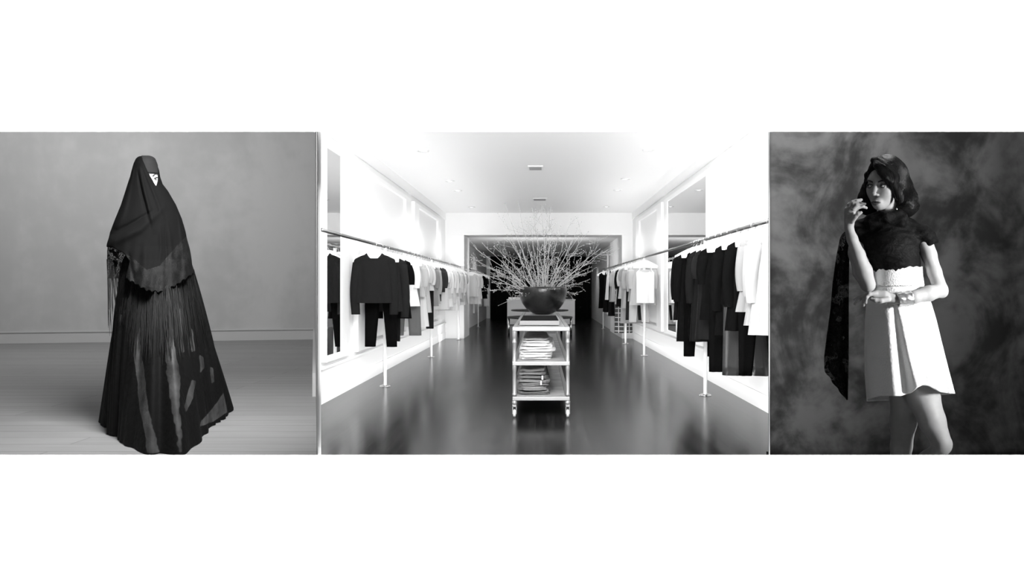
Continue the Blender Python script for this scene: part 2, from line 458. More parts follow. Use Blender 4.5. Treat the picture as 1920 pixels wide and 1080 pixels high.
vent(1012, 373, 26, 'thin air vent deeper in the ceiling above the branches')
# ============================================================ SHOP CONTENTS
rnd = random.Random(7)
RLX, RLZ = -1.90, 1.705
RRX, RRZ = 1.85, 1.744

def clothes_rail(x, z, y0, y1, posts, label):
    t = thing('clothes_rail', (x, y0, 0), label, 'clothes rail')
    MB().tube([(x, y0, z), (x, (y0+y1)/2, z), (x, y1, z)], .017, 12).build('rod', M_STEEL, t, smooth=True)
    for y in posts:
        m = MB(); m.tube([(x, y, .012), (x, y, .8), (x, y, z-.012)], .021, 14)
        p = m.build('post', M_POST, t, smooth=True)
        f = MB(); f.lathe([(.0001, .018), (.03, .018), (.06, .01), (.065, 0)], (x, y, 0), 20)
        fo = f.build('foot_flange', M_CHROME, None, smooth=True, base=tuple(p['_w'])); fo.parent = p; fo.location = (0, 0, 0)
    return t
clothes_rail(RLX, RLZ, 5.56, DH-.01, (7.83, 11.14, 14.85), 'long left clothes rail on white posts running to the left pier')
clothes_rail(RRX, RRZ, 4.73, 18.95, (7.17, 11.38, 13.85, 18.8), 'long right clothes rail on white posts running past the right pier')
clothes_rail(RLX, RLZ, DH+1.12, 22.2, (19.6,), 'short clothes rail in the rear room behind the left pier')

# ---- hangers
def make_hanger(x, y, z, yaw, label, group, wdt=.22):
    t = thing('clothes_hanger', (x, y, z), label, 'hanger', group)
    t.rotation_euler = (0, 0, yaw)
    return t
def hanger_meshes():
    b = MB()
    prof = [(-.22,-.15),(-.215,-.2),(-.1,-.198),(0,-.19),(.1,-.198),(.215,-.2),(.22,-.15),(.12,-.095),(.045,-.06),(0,-.052),(-.045,-.06),(-.12,-.095)]
    n = len(prof)
    vs = [(a, -.012, c) for a, c in prof] + [(a, .012, c) for a, c in prof]
    b.add(vs, [tuple(range(n)), tuple(range(2*n-1, n-1, -1))] + [(i, n+i, n+(i+1)%n, (i+1)%n) for i in range(n)])
    h = MB()
    pts = []
    for k in range(13):
        a = math.radians(-60 + k*22)
        pts.append((.024*math.sin(a)*1.0, 0, -.005 + .028*math.cos(a)*.9 - .004))
    pts = [(0, 0, -.09), (0, 0, -.055)] + [(.024*math.sin(math.radians(140-k*24)), 0, -.003+.024*math.cos(math.radians(140-k*24))) for k in range(12)]
    h.tube(pts, .003, 6)
    return b, h
_bm, _hm = hanger_meshes()
_dummy = thing('clothes_hanger', (0, 0, 0), '', 'hanger')
_hb = _bm.build('shoulder_bar', M_HANG, _dummy, bevel=.004)
_hh = _hm.build('hook', M_CHROME, _dummy, smooth=True)
def hanger(x, y, z, yaw, label, group=None):
    t = make_hanger(x, y, z, yaw, label, group)
    for src in (_hb, _hh):
        c = src.copy(); COL.objects.link(c); c.parent = t
    return t

# ---- garments, built about the hook point (0,0,0) with the width along x
def fold(th, seed, amp, z):
    return amp*(math.sin(5*th+seed)+.6*math.sin(9*th+seed*2.3+z*2)+.5*math.sin(14*th+seed*1.7))
def ring(cx, z, hw, hd, n, seed=0., amp=0., dipf=0., dipb=0., yoff=0.):
    out = []
    for k in range(n):
        th = 2*PI*k/n
        c, s_ = math.cos(th), math.sin(th)
        e = .75
        x = hw*(abs(c)**e)*(1 if c >= 0 else -1); y = hd*(abs(s_)**e)*(1 if s_ >= 0 else -1)
        r = 1 + 0
        y += fold(th, seed, amp, z)*(.3+abs(s_))
        x += fold(th+1, seed, amp*.5, z)*abs(c)
        zz = z - (dipf*max(0, -s_)**2 + dipb*max(0, s_)**2)
        out.append((cx+x, yoff+y, zz))
    return out
TONES = {}
def cloth_mat(kind, tone):
    key = '%s_%03d' % (kind, int(tone*1000))
    if kind == 'leather': return mat(key, tone, .35, spec=.5, bump=('noise', 60, .3, .004))
    if kind == 'knit': return mat(key, tone, .9, spec=.08, bump=('weave', 90, .5, .004))
    if kind == 'plaid':
        if key in MATS: return MATS[key]
        m = mat(key, tone, .8)
        nt = m.node_tree; N = nt.nodes; L = nt.links
        tc = N.new('ShaderNodeTexCoord'); ck = N.new('ShaderNodeTexBrick'); ck.inputs['Scale'].default_value = 1
        mp = N.new('ShaderNodeMapping'); mp.inputs['Rotation'].default_value = (PI/2, 0, 0)
        L.new(tc.outputs['Object'], mp.inputs[0])
        ck.inputs['Brick Width'].default_value = .12; ck.inputs['Row Height'].default_value = .1; ck.inputs['Mortar Size'].default_value = .01
        ck.offset = 0
        ck.inputs['Color1'].default_value = (.03,.03,.03,1); ck.inputs['Color2'].default_value = (.06,.06,.06,1); ck.inputs['Mortar'].default_value = (.5,.5,.5,1)
        L.new(mp.outputs[0], ck.inputs['Vector']); L.new(ck.outputs[0], N['Principled BSDF'].inputs['Base Color'])
        return m
    return mat(key, tone*(.5 if tone < .1 else 1), .95, spec=(.02 if tone < .1 else .2), bump=('noise', 25, .25, .01))

def garment_mb(kind, L, hw=.22, hem=.24, sl=.0, seed=0., thick=.05, flare=.05):
    """L = length from rail to hem; sl = sleeve length"""
    m = MB(); n = 40
    if kind in ('top', 'dress', 'jacket'):
        rows = []
        rows.append(ring(0, -.108, .085, .022, n, dipf=.07, dipb=.02))
        rows.append(ring(0, -.112, .10, .028, n, dipf=.06, dipb=.02))
        rows.append(ring(0, -.135, .16, .034, n, dipf=.03))
        rows.append(ring(0, -.165, hw*.97, .036, n))
        rows.append(ring(0, -.20, hw*1.0, .045, n, seed, .002))
        K = 12
        for i in range(1, K+1):
            t = i/K
            z = lerp(-.22, -L, t)
            wd = hw*(1-.08*math.sin(PI*min(1, t*1.6))) if t < .5 else lerp(hw*.94, hem, (t-.5)*2)
            rows.append(ring(0, z, wd, thick*(1+.4*t), n, seed, .003+.012*t))
        m.loft(rows)
    elif kind == 'camisole':
        rows = [ring(0, -.22, hw*.55, .02, n, dipf=.05), ring(0, -.27, hw*.8, .035, n)]
        for i in range(1, 11):
            t = i/10
            rows.append(ring(0, lerp(-.3, -L, t), lerp(hw*.8, hem, t**1.3), thick*(1+.6*t), n, seed, .003+.016*t))
        m.loft(rows)
        for s in (-1, 1):
            m.tube([(s*hw*.45, 0, -.15), (s*hw*.5, -.015, -.2), (s*hw*.5, -.02, -.26)], .012, 6)
    elif kind == 'trousers':
        top = -.24
        rows = [ring(0, top, hw*.8, .03, n), ring(0, top-.04, hw*.82, .035, n), ring(0, top-.2, hw*.9, .05, n, seed, .004), ring(0, top-.3, hw*.92, .05, n, seed, .005)]
        m.loft(rows, cap0=True)
        for s in (-1, 1):
            r2 = []
            for i in range(10):
                t = i/9
                z = lerp(top-.26, -L, t)
                w2 = lerp(hw*.47, hem*.42, t**.8)
                r2.append(ring(s*lerp(hw*.45, hw*.62, t), z, w2, lerp(.045, .035, t), 20, seed+s, .004))
            m.loft(r2, cap0=True, cap1=True)
    elif kind == 'skirt':
        rows = []
        for i in range(10):
            t = i/9
            rows.append(ring(0, lerp(-.24, -L, t), lerp(hw*.7, hem, t), lerp(.03, thick*1.5, t), n, seed, .002+.014*t))
        m.loft(rows, cap0=True)
    elif kind == 'scarf':
        rows = []
        for i in range(10):
            t = i/9
            rows.append(ring(.02*math.sin(3*t+seed), lerp(-.16, -L, t), lerp(.05, hem, t), .02, 14, seed, .004))
        m.loft(rows, cap0=True, cap1=True)
    if sl > 0 and kind in ('top', 'dress', 'jacket'):
        for s in (-1, 1):
            r2 = []
            x0, z0 = s*(hw-.035), -.21
            ang = math.radians(flare*100 if sl < .3 else flare*60)
            for i in range(9):
                t = i/8
                x = x0 + s*(sl*t*math.sin(ang)*(1-.2*t) + .02*math.sin(t*3))
                z = z0 - sl*t*math.cos(ang)
                rr = lerp(.062, .05, t)
                r2.append([(x+rr*math.cos(2*PI*k/16), .005*math.sin(seed+7*t)+.8*rr*math.sin(2*PI*k/16)+.003*math.sin(4*2*PI*k/16+seed+6*t), z+.012*s*math.cos(2*PI*k/16)*0) for k in range(16)])
            m.loft(r2, cap0=True)
            m.ell((x0-s*.005, 0, z0+.005), (.055, .045, .05), 12, 8)
    return m
TONEWORD = lambda t: 'black' if t < .02 else 'charcoal' if t < .06 else 'dark grey' if t < .16 else 'mid grey' if t < .35 else 'pale grey' if t < .62 else 'white'
ORD = ['first','second','third','fourth','fifth','sixth','seventh','eighth','ninth','tenth','eleventh','twelfth','thirteenth','fourteenth','fifteenth','sixteenth','seventeenth','eighteenth','nineteenth','twentieth','twenty-first','twenty-second','twenty-third','twenty-fourth','twenty-fifth','twenty-sixth','twenty-seventh','twenty-eighth','twenty-ninth','thirtieth','thirty-first','thirty-second','thirty-third','thirty-fourth','thirty-fifth','thirty-sixth','thirty-seventh','thirty-eighth']
NAMES = {'top': 'blouse', 'dress': 'dress', 'jacket': 'jacket', 'camisole': 'camisole', 'trousers': 'trousers', 'skirt': 'skirt', 'scarf': 'scarf'}

def hang(x, y, z, kind, tone, L, hw=.22, hem=.24, sl=0., yaw=0., label='', group=None, hlabel=None, hgroup=None, fab='cloth', thick=.05, flare=.05, parts=True, dy=0., hang_it=True):
    seed = rnd.random()*6
    m = garment_mb(kind, L, hw, hem, sl, seed, thick, flare)
    cl = cloth_mat(fab, tone)
    nm = NAMES[kind]
    o = m.build(nm, cl, None, smooth=True, base=(0, 0, 0))
    o.location = (x, y+dy, z); o['_w'] = (0, 0, 0); o.rotation_euler = (0, 0, yaw)
    tag(o, label, nm, group)
    if kind in ('top', 'jacket', 'dress') and parts:
        c = MB()
        c.loft([ring(0, -.100, .088, .026, 32, dipf=.075, dipb=.02), ring(0, -.112, .103, .033, 32, dipf=.07, dipb=.02), ring(0, -.128, .118, .037, 32, dipf=.066, dipb=.02)])
        co = c.build('collar', cloth_mat(fab, tone*1.35), o, smooth=True, solid=.003)
    if kind == 'trousers' and parts:
        MB().loft([ring(0, -.238, hw*.82, .034, 32), ring(0, -.275, hw*.84, .039, 32)], cap0=True).build('waistband', cloth_mat(fab, tone*1.2), o, smooth=True)
    if hang_it:
        hanger(x, y+dy, z, yaw, hlabel, hgroup)
    return o

# ---- left rail, front to back: (D, kind, tone, hem pixel y, half width, hem half width, sleeve, fabric)
LEFT = [
 (7.36,'top',.022,568,.225,.235,.60,'cloth','charcoal long-sleeved blouse facing out at the near end of the left rail'),
 (7.62,'trousers',.006,650,.215,.15,0,'cloth','black trousers hanging behind the charcoal blouse on the left rail'),
 (7.98,'jacket',.03,584,.225,.24,.66,'cloth','charcoal jacket, third garment on the left rail, cuffs below the blouse'),
 (8.28,'top',.008,597,.225,.25,.26,'cloth','black short-sleeved tunic fourth from the near end of the left rail'),
 (8.55,'scarf',.02,640,.1,.02,0,'cloth','narrow black sash hanging low beside the black tunic'),
 (8.8,'top',.78,574,.225,.26,.3,'cloth','white loose blouse next to the black tunic on the left rail'),
 (9.02,'trousers',.12,629,.2,.2,0,'cloth','dark grey trousers showing below the white blouse on the left rail'),
 (9.3,'top',.42,556,.22,.235,.28,'cloth','pale grey blouse just beyond the white blouse, left rail'),
 (9.55,'dress',.7,612,.22,.25,.2,'cloth','long white dress in the middle of the left rail with low hem'),
 (9.8,'dress',.5,586,.22,.24,.22,'cloth','pale grey dress right behind the long white dress'),
 (10.05,'top',.62,545,.21,.22,.25,'cloth','off-white short blouse before the mid grey knit, left rail'),
 (10.3,'trousers',.03,616,.2,.14,0,'cloth','slim black trousers in the middle of the left rail'),
 (10.5,'top',.28,574,.215,.23,.3,'knit','mid grey knit top over the slim black trousers'),
 (10.75,'jacket',.4,570,.21,.22,.4,'knit','pale grey knit jacket just before the dark grey shirt, left rail'),
 (11.0,'top',.06,565,.22,.2,.35,'cloth','charcoal shirt halfway along the left rail, nearer of two dark shirts'),
 (11.4,'top',.07,548,.22,.2,.3,'cloth','dark grey shirt halfway along the left rail, farther of two dark shirts'),
]
D = 11.65; i = 0
tones = [.72,.6,.78,.55,.68,.75,.5,.8,.66,.42,.7,.76,.35]
hems = [580,560,575,552,568,582,556,573,560,566,572,554,570]
while i < 13:
    LEFT.append((D, 'top' if i % 4 else 'dress', tones[i], hems[i], .21, .23, .2+.1*(i%3), 'cloth', None)); D += .25; i += 1
def zlen(D, py, rz): return rz - (CAMZ + (CY-py)/F*D)
for i, (D, kind, tone, py, hw, hem, sl, fab, lab) in enumerate(LEFT):
    if lab is None:
        lab = '%s %s, %s garment from the near end of the left rail' % (TONEWORD(tone), NAMES[kind], ORD[i])
    hl = 'white hanger of the %s garment from the near end of the left rail' % ORD[i]
    hang(RLX+rnd.uniform(-.015, .015), D, RLZ, kind, tone, zlen(D, py, RLZ), hw, hem, sl, (rnd.uniform(-.12, .12) if i else 0), lab, 'clothes on the left rail', hl, 'hangers on the left rail', fab, flare=.05 if i != 3 else .12)
# extra hanger hooks crowding the rail: empty white hangers between the clothes
# rear left rail
for j, (D, kind, tone, py) in enumerate([(17.6,'top',.5,556),(18.1,'dress',.6,570),(18.6,'top',.65,560),(19.9,'jacket',.008,556),(20.2,'dress',.01,560),(20.6,'top',.02,552),(21.2,'trousers',.5,575)]):
    lab = ['mid grey blouse nearest the pier on the rear left rail','pale dress on the rear left rail','white blouse before the black clothes on the rear left rail','black jacket on the rear left rail','black dress behind the black jacket on the rear left rail','black blouse farthest of the dark clothes on the rear left rail','pale trousers at the far end of the rear left rail'][j]
    hang(RLX, D, RLZ, kind, tone, zlen(D, py, RLZ), .2, .22, .3 if kind in ('top','jacket') else 0, rnd.uniform(-.1,.1), lab, 'clothes on the rear left rail', 'white hanger of the ' + lab.split(' on the')[0].split(' nearest')[0].split(' before')[0].split(' behind')[0].split(' farthest')[0].split(' at the')[0] + ', rear left rail', 'hangers on the rear left rail', parts=False)

# ---- right rail, front to back
RIGHT = [
 (4.90,'top',.30,628,.22,.25,.45,'cloth','white long-sleeved blouse at the near end of the right rail'),
 (5.02,'top',.24,610,.22,.26,.4,'cloth','white loose blouse, second from the near end of the right rail'),
 (5.16,'top',.19,585,.22,.26,.36,'cloth','off-white blouse beside the black trousers, near end of the right rail'),
 (5.40,'trousers',.005,704,.215,.13,0,'cloth','slim black trousers next to the white blouses on the right rail'),
 (5.56,'top',.006,620,.22,.24,.5,'cloth','black long-sleeved blouse over the slim black trousers, right rail'),
 (5.78,'trousers',.028,704,.215,.19,0,'leather','black leather trousers with knee seams on the right rail'),
 (5.98,'jacket',.007,628,.22,.23,.55,'cloth','black jacket with long sleeves beside the leather trousers'),
 (6.22,'trousers',.006,697,.215,.15,0,'cloth','straight black trousers left of the leather trousers, right rail'),
 (6.42,'top',.008,600,.22,.24,.3,'cloth','black short-sleeved top in the middle of the dark clothes, right rail'),
 (6.66,'dress',.012,636,.22,.24,.24,'knit','black knit dress in the middle of the dark clothes, right rail'),
 (6.90,'jacket',.018,640,.22,.23,.5,'cloth','black jacket with bright buttons above the second rail post'),
 (7.12,'dress',.006,634,.21,.22,0,'cloth','black sleeveless dress by the nearest post of the right rail'),
 (7.36,'trousers',.006,668,.21,.15,0,'cloth','narrow black trousers left of the nearest right rail post'),
 (7.6,'jacket',.01,640,.22,.23,.5,'cloth','black blazer second from the far end of the dark clothes, right rail'),
 (7.85,'top',.012,600,.22,.23,.48,'cloth','black long-sleeved top at the far end of the dark clothes, right rail'),
 (11.27,'camisole',.82,568,.2,.16,0,'cloth','white sleeveless camisole facing out on the right rail'),
 (11.5,'top',.5,572,.22,.24,.35,'cloth','pale grey blouse hanging right behind the white camisole'),
 (11.75,'jacket',.4,565,.22,.24,.4,'cloth','pale grey jacket, second behind the white camisole'),
 (12.0,'trousers',.6,604,.2,.17,0,'cloth','white trousers behind the white camisole on the right rail'),
 (12.3,'trousers',.04,600,.2,.17,0,'cloth','black trousers behind the white camisole on the right rail'),
 (12.6,'top',.45,578,.22,.24,.35,'cloth','pale grey long blouse, fifth behind the white camisole'),
 (12.95,'dress',.35,606,.22,.23,.2,'cloth','mid grey dress before the plaid dress on the right rail'),
 (13.3,'top',.65,560,.22,.23,.3,'cloth','white blouse before the plaid dress on the right rail'),
 (13.6,'top',.02,575,.22,.23,.35,'cloth','black blouse before the plaid dress on the right rail'),
 (13.95,'top',.55,570,.22,.23,.35,'cloth','pale blouse above the third post of the right rail'),
 (14.3,'dress',.05,624,.2,.2,0,'plaid','dark plaid dress hanging lowest near the right pier'),
 (14.7,'top',.45,565,.22,.23,.3,'cloth','pale grey blouse just beyond the plaid dress'),
 (15.1,'top',.62,562,.22,.23,.4,'cloth','off-white blouse beside the right pier'),
 (15.6,'jacket',.5,560,.22,.23,.4,'cloth','pale grey jacket beyond the plaid dress, by the right pier'),
 (16.0,'top',.3,566,.22,.23,.3,'cloth','mid grey blouse along the inner side of the right pier'),
 (16.5,'dress',.02,592,.22,.23,.2,'cloth','black dress with low hem beyond the right pier front'),
 (17.1,'jacket',.65,562,.22,.24,.4,'cloth','white jacket deepest among the pale clothes, right rail'),
 (17.7,'dress',.012,585,.22,.24,.3,'cloth','black dress last but one on the right rail'),
 (18.5,'dress',.006,578,.17,.18,0,'cloth','black sleeveless dress facing out at the far end of the right rail'),
]
for i, (D, kind, tone, py, hw, hem, sl, fab, lab) in enumerate(RIGHT):
    yaw = 0 if i in (15, 33) else (1.5 if 15 < D < 18 else rnd.uniform(-.12, .12))
    o = hang(RRX+(rnd.uniform(-.015, .015) if not 15 < D < 18 else -.02), D, RRZ, kind, tone, zlen(D, py, RRZ), hw, hem, sl, yaw, lab, 'clothes on the right rail',
         'white hanger of the %s garment from the near end of the right rail' % ORD[i], 'hangers on the right rail', fab, thick=.045 if D < 8 else .05)
    if i == 10:
        for k in range(3):
            MB().ell((-.02, -.06, -.35-.12*k), (.012, .005, .012), 10, 6).build('button', M_CHROME, o, smooth=True)
bpy.data.objects.remove(_hb); bpy.data.objects.remove(_hh); bpy.data.objects.remove(_dummy)

# ---- trolley in the middle
CD0, CD1 = 5.94, 9.7
XL, XR = P(964.5, 0, CD0).x, P(1064.5, 0, CD0).x
cart = thing('display_trolley', ((XL+XR)/2, (CD0+CD1)/2, 0), 'three-tier metal and wood trolley on casters in the middle of the shop', 'trolley')
ZT, ZM, ZB = .819, .50, .175
def frame_shelf(z, nm):
    th = .036
    f = MB(); f.box(XL-.018, XR+.018, CD0-.015, CD0+.03, z-th/2, z+th/2); f.box(XL-.018, XR+.018, CD1-.03, CD1+.015, z-th/2, z+th/2)
    f.box(XL-.018, XL+.02, CD0+.03, CD1-.03, z-th/2, z+th/2); f.box(XR-.02, XR+.018, CD0+.03, CD1-.03, z-th/2, z+th/2)
    s = f.build('shelf_frame', M_CARTMETAL, cart, bevel=.004)
    b = MB().box(XL+.02, XR-.02, CD0+.03, CD1-.03, z-.012, z+.012).build('shelf_board', M_CARTWOOD, None, base=tuple(s['_w']))
    b.parent = s; b.location = (0, 0, 0)
for z in (ZT, ZM, ZB): frame_shelf(z, '')
for x in (XL, XR):
    for y in (CD0+.008, CD1-.008):
        r = .017
        prof = [(r*.9, .115), (r*1.35, .118), (r*1.35, .150), (r*1.1, .152), (r*1.1, .2), (r*1.25, .2), (r*1.25, .215), (r, .222), (r, .43), (r*1.15, .435), (r*1.15, .53), (r, .535), (r, .685), (r*1.22, .69), (r*1.22, .705), (r, .71), (r, .74), (r*1.25, .745), (r*1.25, .80)]
        MB().lathe(prof, (x, y, 0), 20).build('leg', M_CARTMETAL, cart, smooth=True)
        c = thing('caster', (x, y, 0), None, None)
        c = MB(); c.box(x-.02, x-.013, y-.02, y+.02, .03, .115); c.box(x+.013, x+.02, y-.02, y+.02, .03, .115); c.box(x-.02, x+.02, y-.02, y+.02, .098, .118)
        co = c.build('caster', M_CARTMETAL, cart, bevel=.002)
        wv = MB(); wv.lathe([(.0001, -.012), (.03, -.012), (.036, -.006), (.036, .006), (.03, .012), (.0001, .012)], (0, 0, 0), 20)
        wv.v = [(x+c_, y+a, .036+b) for a, b, c_ in wv.v]
        wo = wv.build('wheel', M_RUBBER, None, smooth=True, base=tuple(co['_w'])); wo.parent = co; wo.location = (0, 0, 0)
for o in [o for o in bpy.data.objects if o.name.startswith('caster') and o.type == 'EMPTY']: bpy.data.objects.remove(o)
# box on top
t = thing('flat_box', (P(1012, 0, 6.7).x, 6.75, ZT+.012), 'shallow grey box with a dark lid lying on top of the trolley', 'box')
bx0, bx1 = P(974, 0, 6.2).x, P(1049, 0, 6.2).x
MB().box(bx0, bx1, 6.2, 7.3, ZT+.019, ZT+.064).build('box_base', mat('box_grey_card', .17, .6), t, bevel=.004)
MB().box(bx0+.008, bx1-.008, 6.206, 7.29, ZT+.064, ZT+.069).build('lid', mat('box_dark_lid', .006, .95, spec=.03), t, bevel=.002)

# folded clothes
def folded(x0, x1, y0, y1, z0, h, tone, label, group, fab='cloth', seed=0., skew=0.):
    m = MB(); n = 64; rows = []
    r_ = random.Random(seed)
    p1, p2, p3 = r_.random()*6, r_.random()*6, r_.random()*6
    cx, cy, hx, hy = (x0+x1)/2, (y0+y1)/2, (x1-x0)/2, (y1-y0)/2
    K = 7
    prof = [(.0, 0), (.9, 0), (1.0, .25), (.96, .5), (1.0, .75), (.93, 1), (.75, 1.0), (.4, 1.02), (.0, 1.03)]
    for (s, tz) in prof:
        row = []
        for k in range(n):
            a = 2*PI*k/n; c, s_ = math.cos(a), math.sin(a)
            e = .35
            ux = abs(c)**e*(1 if c >= 0 else -1); uy = abs(s_)**e*(1 if s_ >= 0 else -1)
            wob = 1+.035*math.sin(3*a+p1)+.02*math.sin(7*a+p2)
            x = cx + hx*ux*s*wob; y = cy + hy*uy*s*wob
            z = z0 + h*tz*(1+.12*math.sin(4*x/hx*.5+p3)+.1*math.sin(5*uy+p1)) + (skew*(x-cx)/hx if tz > 0 else max(0, 0))
            z += h*.10*math.sin(9*a+p2)*(1 if 0 < tz < 1.01 else 0)
            row.append((x, y, max(z, z0)))
        rows.append(row)
    o = m.loft(rows).build('folded_shirt' if fab != 'denim' else 'folded_trousers', mat('folded_%s_%03d' % (fab, int(tone*1000)), tone, .9, spec=.2, bump=('noise', 40, .6, .01)) , None, smooth=True)
    tag(o, label, 'folded clothes', group)
    # a soft fold line wrapped round the front edge
    f = MB()
    for q in (.35, .65):
        pts = []
        for k in range(24):
            t = k/23
            pts.append((lerp(x0*.98+cx*.02, x1*.98+cx*.02, t), y0+.004+.012*abs(2*t-1)**6, z0+h*(q+.06*math.sin(5*t+p1+q*9))+skew*(lerp(x0, x1, t)-cx)/hx*q))
        f.tube(pts, [h*.12*(1-.7*abs(2*k/23-1)**4) for k in range(24)], 6)
    f.build('fold_edge', mat('folded_%s_%03d' % (fab, int(tone*1000)), tone), o, smooth=True)
    return o
zc = ZM+.013
hs = [.024,.024,.026,.024,.028,.03,.026,.022]
for k, h in enumerate(hs):
    y0 = 6.10 + .02*rnd.random()
    a = P(972+rnd.uniform(-1, 3)+(0 if k < 5 else 2+3*(k-5)), 0, y0).x; b = P(1035+rnd.uniform(-3, 3)+(6 if k in (3, 4) else 0)-(0 if k < 5 else 4*(k-5)), 0, y0).x
    lab = {0: 'folded white shirt lying directly on the middle shelf of the trolley', len(hs)-1: 'crumpled pale shirt on top of the white pile on the trolley'}.get(k, 'folded white shirt, %s from the bottom of the white trolley pile' % ORD[k])
    folded(a, b, y0, y0+.95, zc, h, (.66, .6, .64, .58, .64, .56, .6, .4)[k], lab, 'folded white shirts on the middle shelf', seed=k+3, skew=.004*rnd.uniform(-1, 1)+(.008 if k in (3,4) else 0))
    zc += h*1.02
zc = ZB+.013
hs = [.036,.036,.036,.036,.036,.032,.03]
for k, h in enumerate(hs):
    y0 = 6.06 + .02*rnd.random()
    a = P(968.5+rnd.uniform(0, 1)+max(0, k-4)*2, 0, y0).x; b = P(1030+rnd.uniform(-2, 2)-max(0, k-4)*4, 0, y0).x
    lab = {0: 'folded dark grey trousers lying directly on the bottom shelf of the trolley', len(hs)-1: 'folded mid grey trousers on top of the dark trolley pile'}.get(k, 'folded dark grey trousers, %s from the bottom of the dark trolley pile' % ORD[k])
    folded(a, b, y0, y0+.95, zc, h, (.10, .16, .12, .2, .14, .26, .36)[k], lab, 'folded dark trousers on the bottom shelf', 'denim', seed=k+30, skew=.006*rnd.uniform(-1, 1))
    zc += h*1.02
# little paper tags on the folded piles
for (px, py, D_, lab) in ((1017, 708, 6.04, 'white paper tag hanging from the dark folded trousers'), (1014.5, 718, 6.035, 'lower white paper tag on the dark folded trousers')):
    p = P(px, py, D_); tag(MB().box(p.x-.008, p.x+.008, p.y-.002, p.y, p.z-.02, p.z+.02).build('price_tag', mat('tag_card', .45, .8), None, bevel=.001), lab, 'tag')

# bowl
BWD = 8.95
bc = P(1018, 591, BWD)
bz = ZT+.018
s = BWD/F
prof_o = [(13,0),(18,1.2),(25,5),(32,11),(38,19),(42.3,28),(44.6,37),(45.2,44),(44.4,50),(43.2,51),(42.3,49.5),(41.5,40),(37,26),(28,13),(16,7),(.01,6)]
bowl = MB().lathe([(.01, 0)]+[(r*s*1.0, z*s) for r, z in prof_o], (bc.x, bc.y, bz), 64).build('bowl', M_BOWL, None, smooth=True)
tag(bowl, 'large black rounded bowl holding bare branches, standing on the trolley', 'bowl')

# branches
def branch(tip, dpt, r0, seed, bx=None):
    r_ = random.Random(seed)
    b0 = Vector((bc.x + (r_.uniform(-.09, .05) if bx is None else bx), bc.y + r_.uniform(-.08, .08), bz+.05))
    e = P(tip[0], tip[1], BWD+dpt)
    k1 = b0 + Vector(((e.x-b0.x)*.12, (e.y-b0.y)*.12, .33 if e.z > 1.28 else .34))
    m = MB(); N_ = 16
    pts = []
    ph = r_.random()*6
    L_ = (e-b0).length
    for i in range(N_+1):
        t = i/N_
        c1 = k1
        p = b0*(1-t)**2 + c1*2*t*(1-t) + e*t*t
        j = .028*math.sin(t*7+ph)*t*L_*.6
        p += Vector((j*.6, j, j*.5)) + Vector((r_.uniform(-1,1), r_.uniform(-1,1), r_.uniform(-1,1)))*.008*(1 if 0 < i < N_ else 0)
        pts.append(p)
    m.tube(pts, [max(.0022, r0*.9*(1-.8*i/N_)) for i in range(N_+1)], 6)
    def bud(p, d, sz):
        q = p + d*sz*1.2
        m.tube([p, p+d*sz*.5, p+d*sz*1.3, p+d*sz*2], [sz*.35, sz*.62, sz*.5, sz*.08], 5)
    bud(pts[-1], (pts[-1]-pts[-2]).normalized(), .009)
    def twig(p, d, ln, r, lvl):
        q = [p]; dd = d.copy()
        k = 5
        for i in range(k):
            dd = (dd + Vector((r_.uniform(-1,1), r_.uniform(-1,1), r_.uniform(-.6,1)))*.22).normalized()
            q.append(q[-1] + dd*ln/k)
        m.tube(q, [r*(1-.6*i/k) for i in range(k+1)], 4)
        bud(q[-1], dd, .007)
        for i in range(1, k):
            if r_.random() < .5: bud(q[i], (dd+Vector((r_.uniform(-1,1), r_.uniform(-1,1), r_.uniform(-1,1)))).normalized(), .006)
            if lvl and r_.random() < .62:
                nd = (dd + Vector((r_.uniform(-1,1), r_.uniform(-1,1), r_.uniform(-1,1)))*1.0).normalized()
                twig(q[i], nd, ln*r_.uniform(.35, .65), r*.7, lvl-1)
    for i in range(5, N_):
        for _ in range(2 if L_ > .5 else 1):
            if r_.random() < .40:
                d = (pts[i+1 if i < N_ else i]-pts[i-1]).normalized()
                nd = (d*1.0 + Vector((r_.uniform(-1,1), r_.uniform(-1,1), r_.uniform(-1,1)))*.95).normalized()
                twig(pts[i], nd, r_.uniform(.08, .26)*min(1.2, L_*1.1), max(.0017, r0*.22), 1)
    o = m.build('bare_branch', M_BRANCH, None, smooth=True)
    od = sorted(range(len(TIPS)), key=lambda q: TIPS[q]).index(TIPS.index(tip))
    return tag(o, 'pale bare branch in the black bowl, its tip the %s from the left' % ORD[od], 'branch', 'branches in the black bowl')
TIPS = [(949,381),(971,380),(944,413),(1000,391),(1018,386),(1034,390),(992,416),(1008,432),(1042,420),(1053,424),(1072,411),(1090,417),(1104,434),
        (907,456),(896,466),(925,464),(1125,467),(1137,470),(1107,502),(1092,530),(1097,512),(905,498),(872,506),(921,545),(922,531),(936,572),(932,500),
        (1082,551),(1062,548),(1023,428),(952,440),(968,432),(1084,445),(885,482),(1060,470),(1000,455),(935,515),(1100,486)]
for k, tp in enumerate(TIPS):
    branch(tp, rnd.uniform(-.55, .55), rnd.uniform(.007, .0115), 100+k)

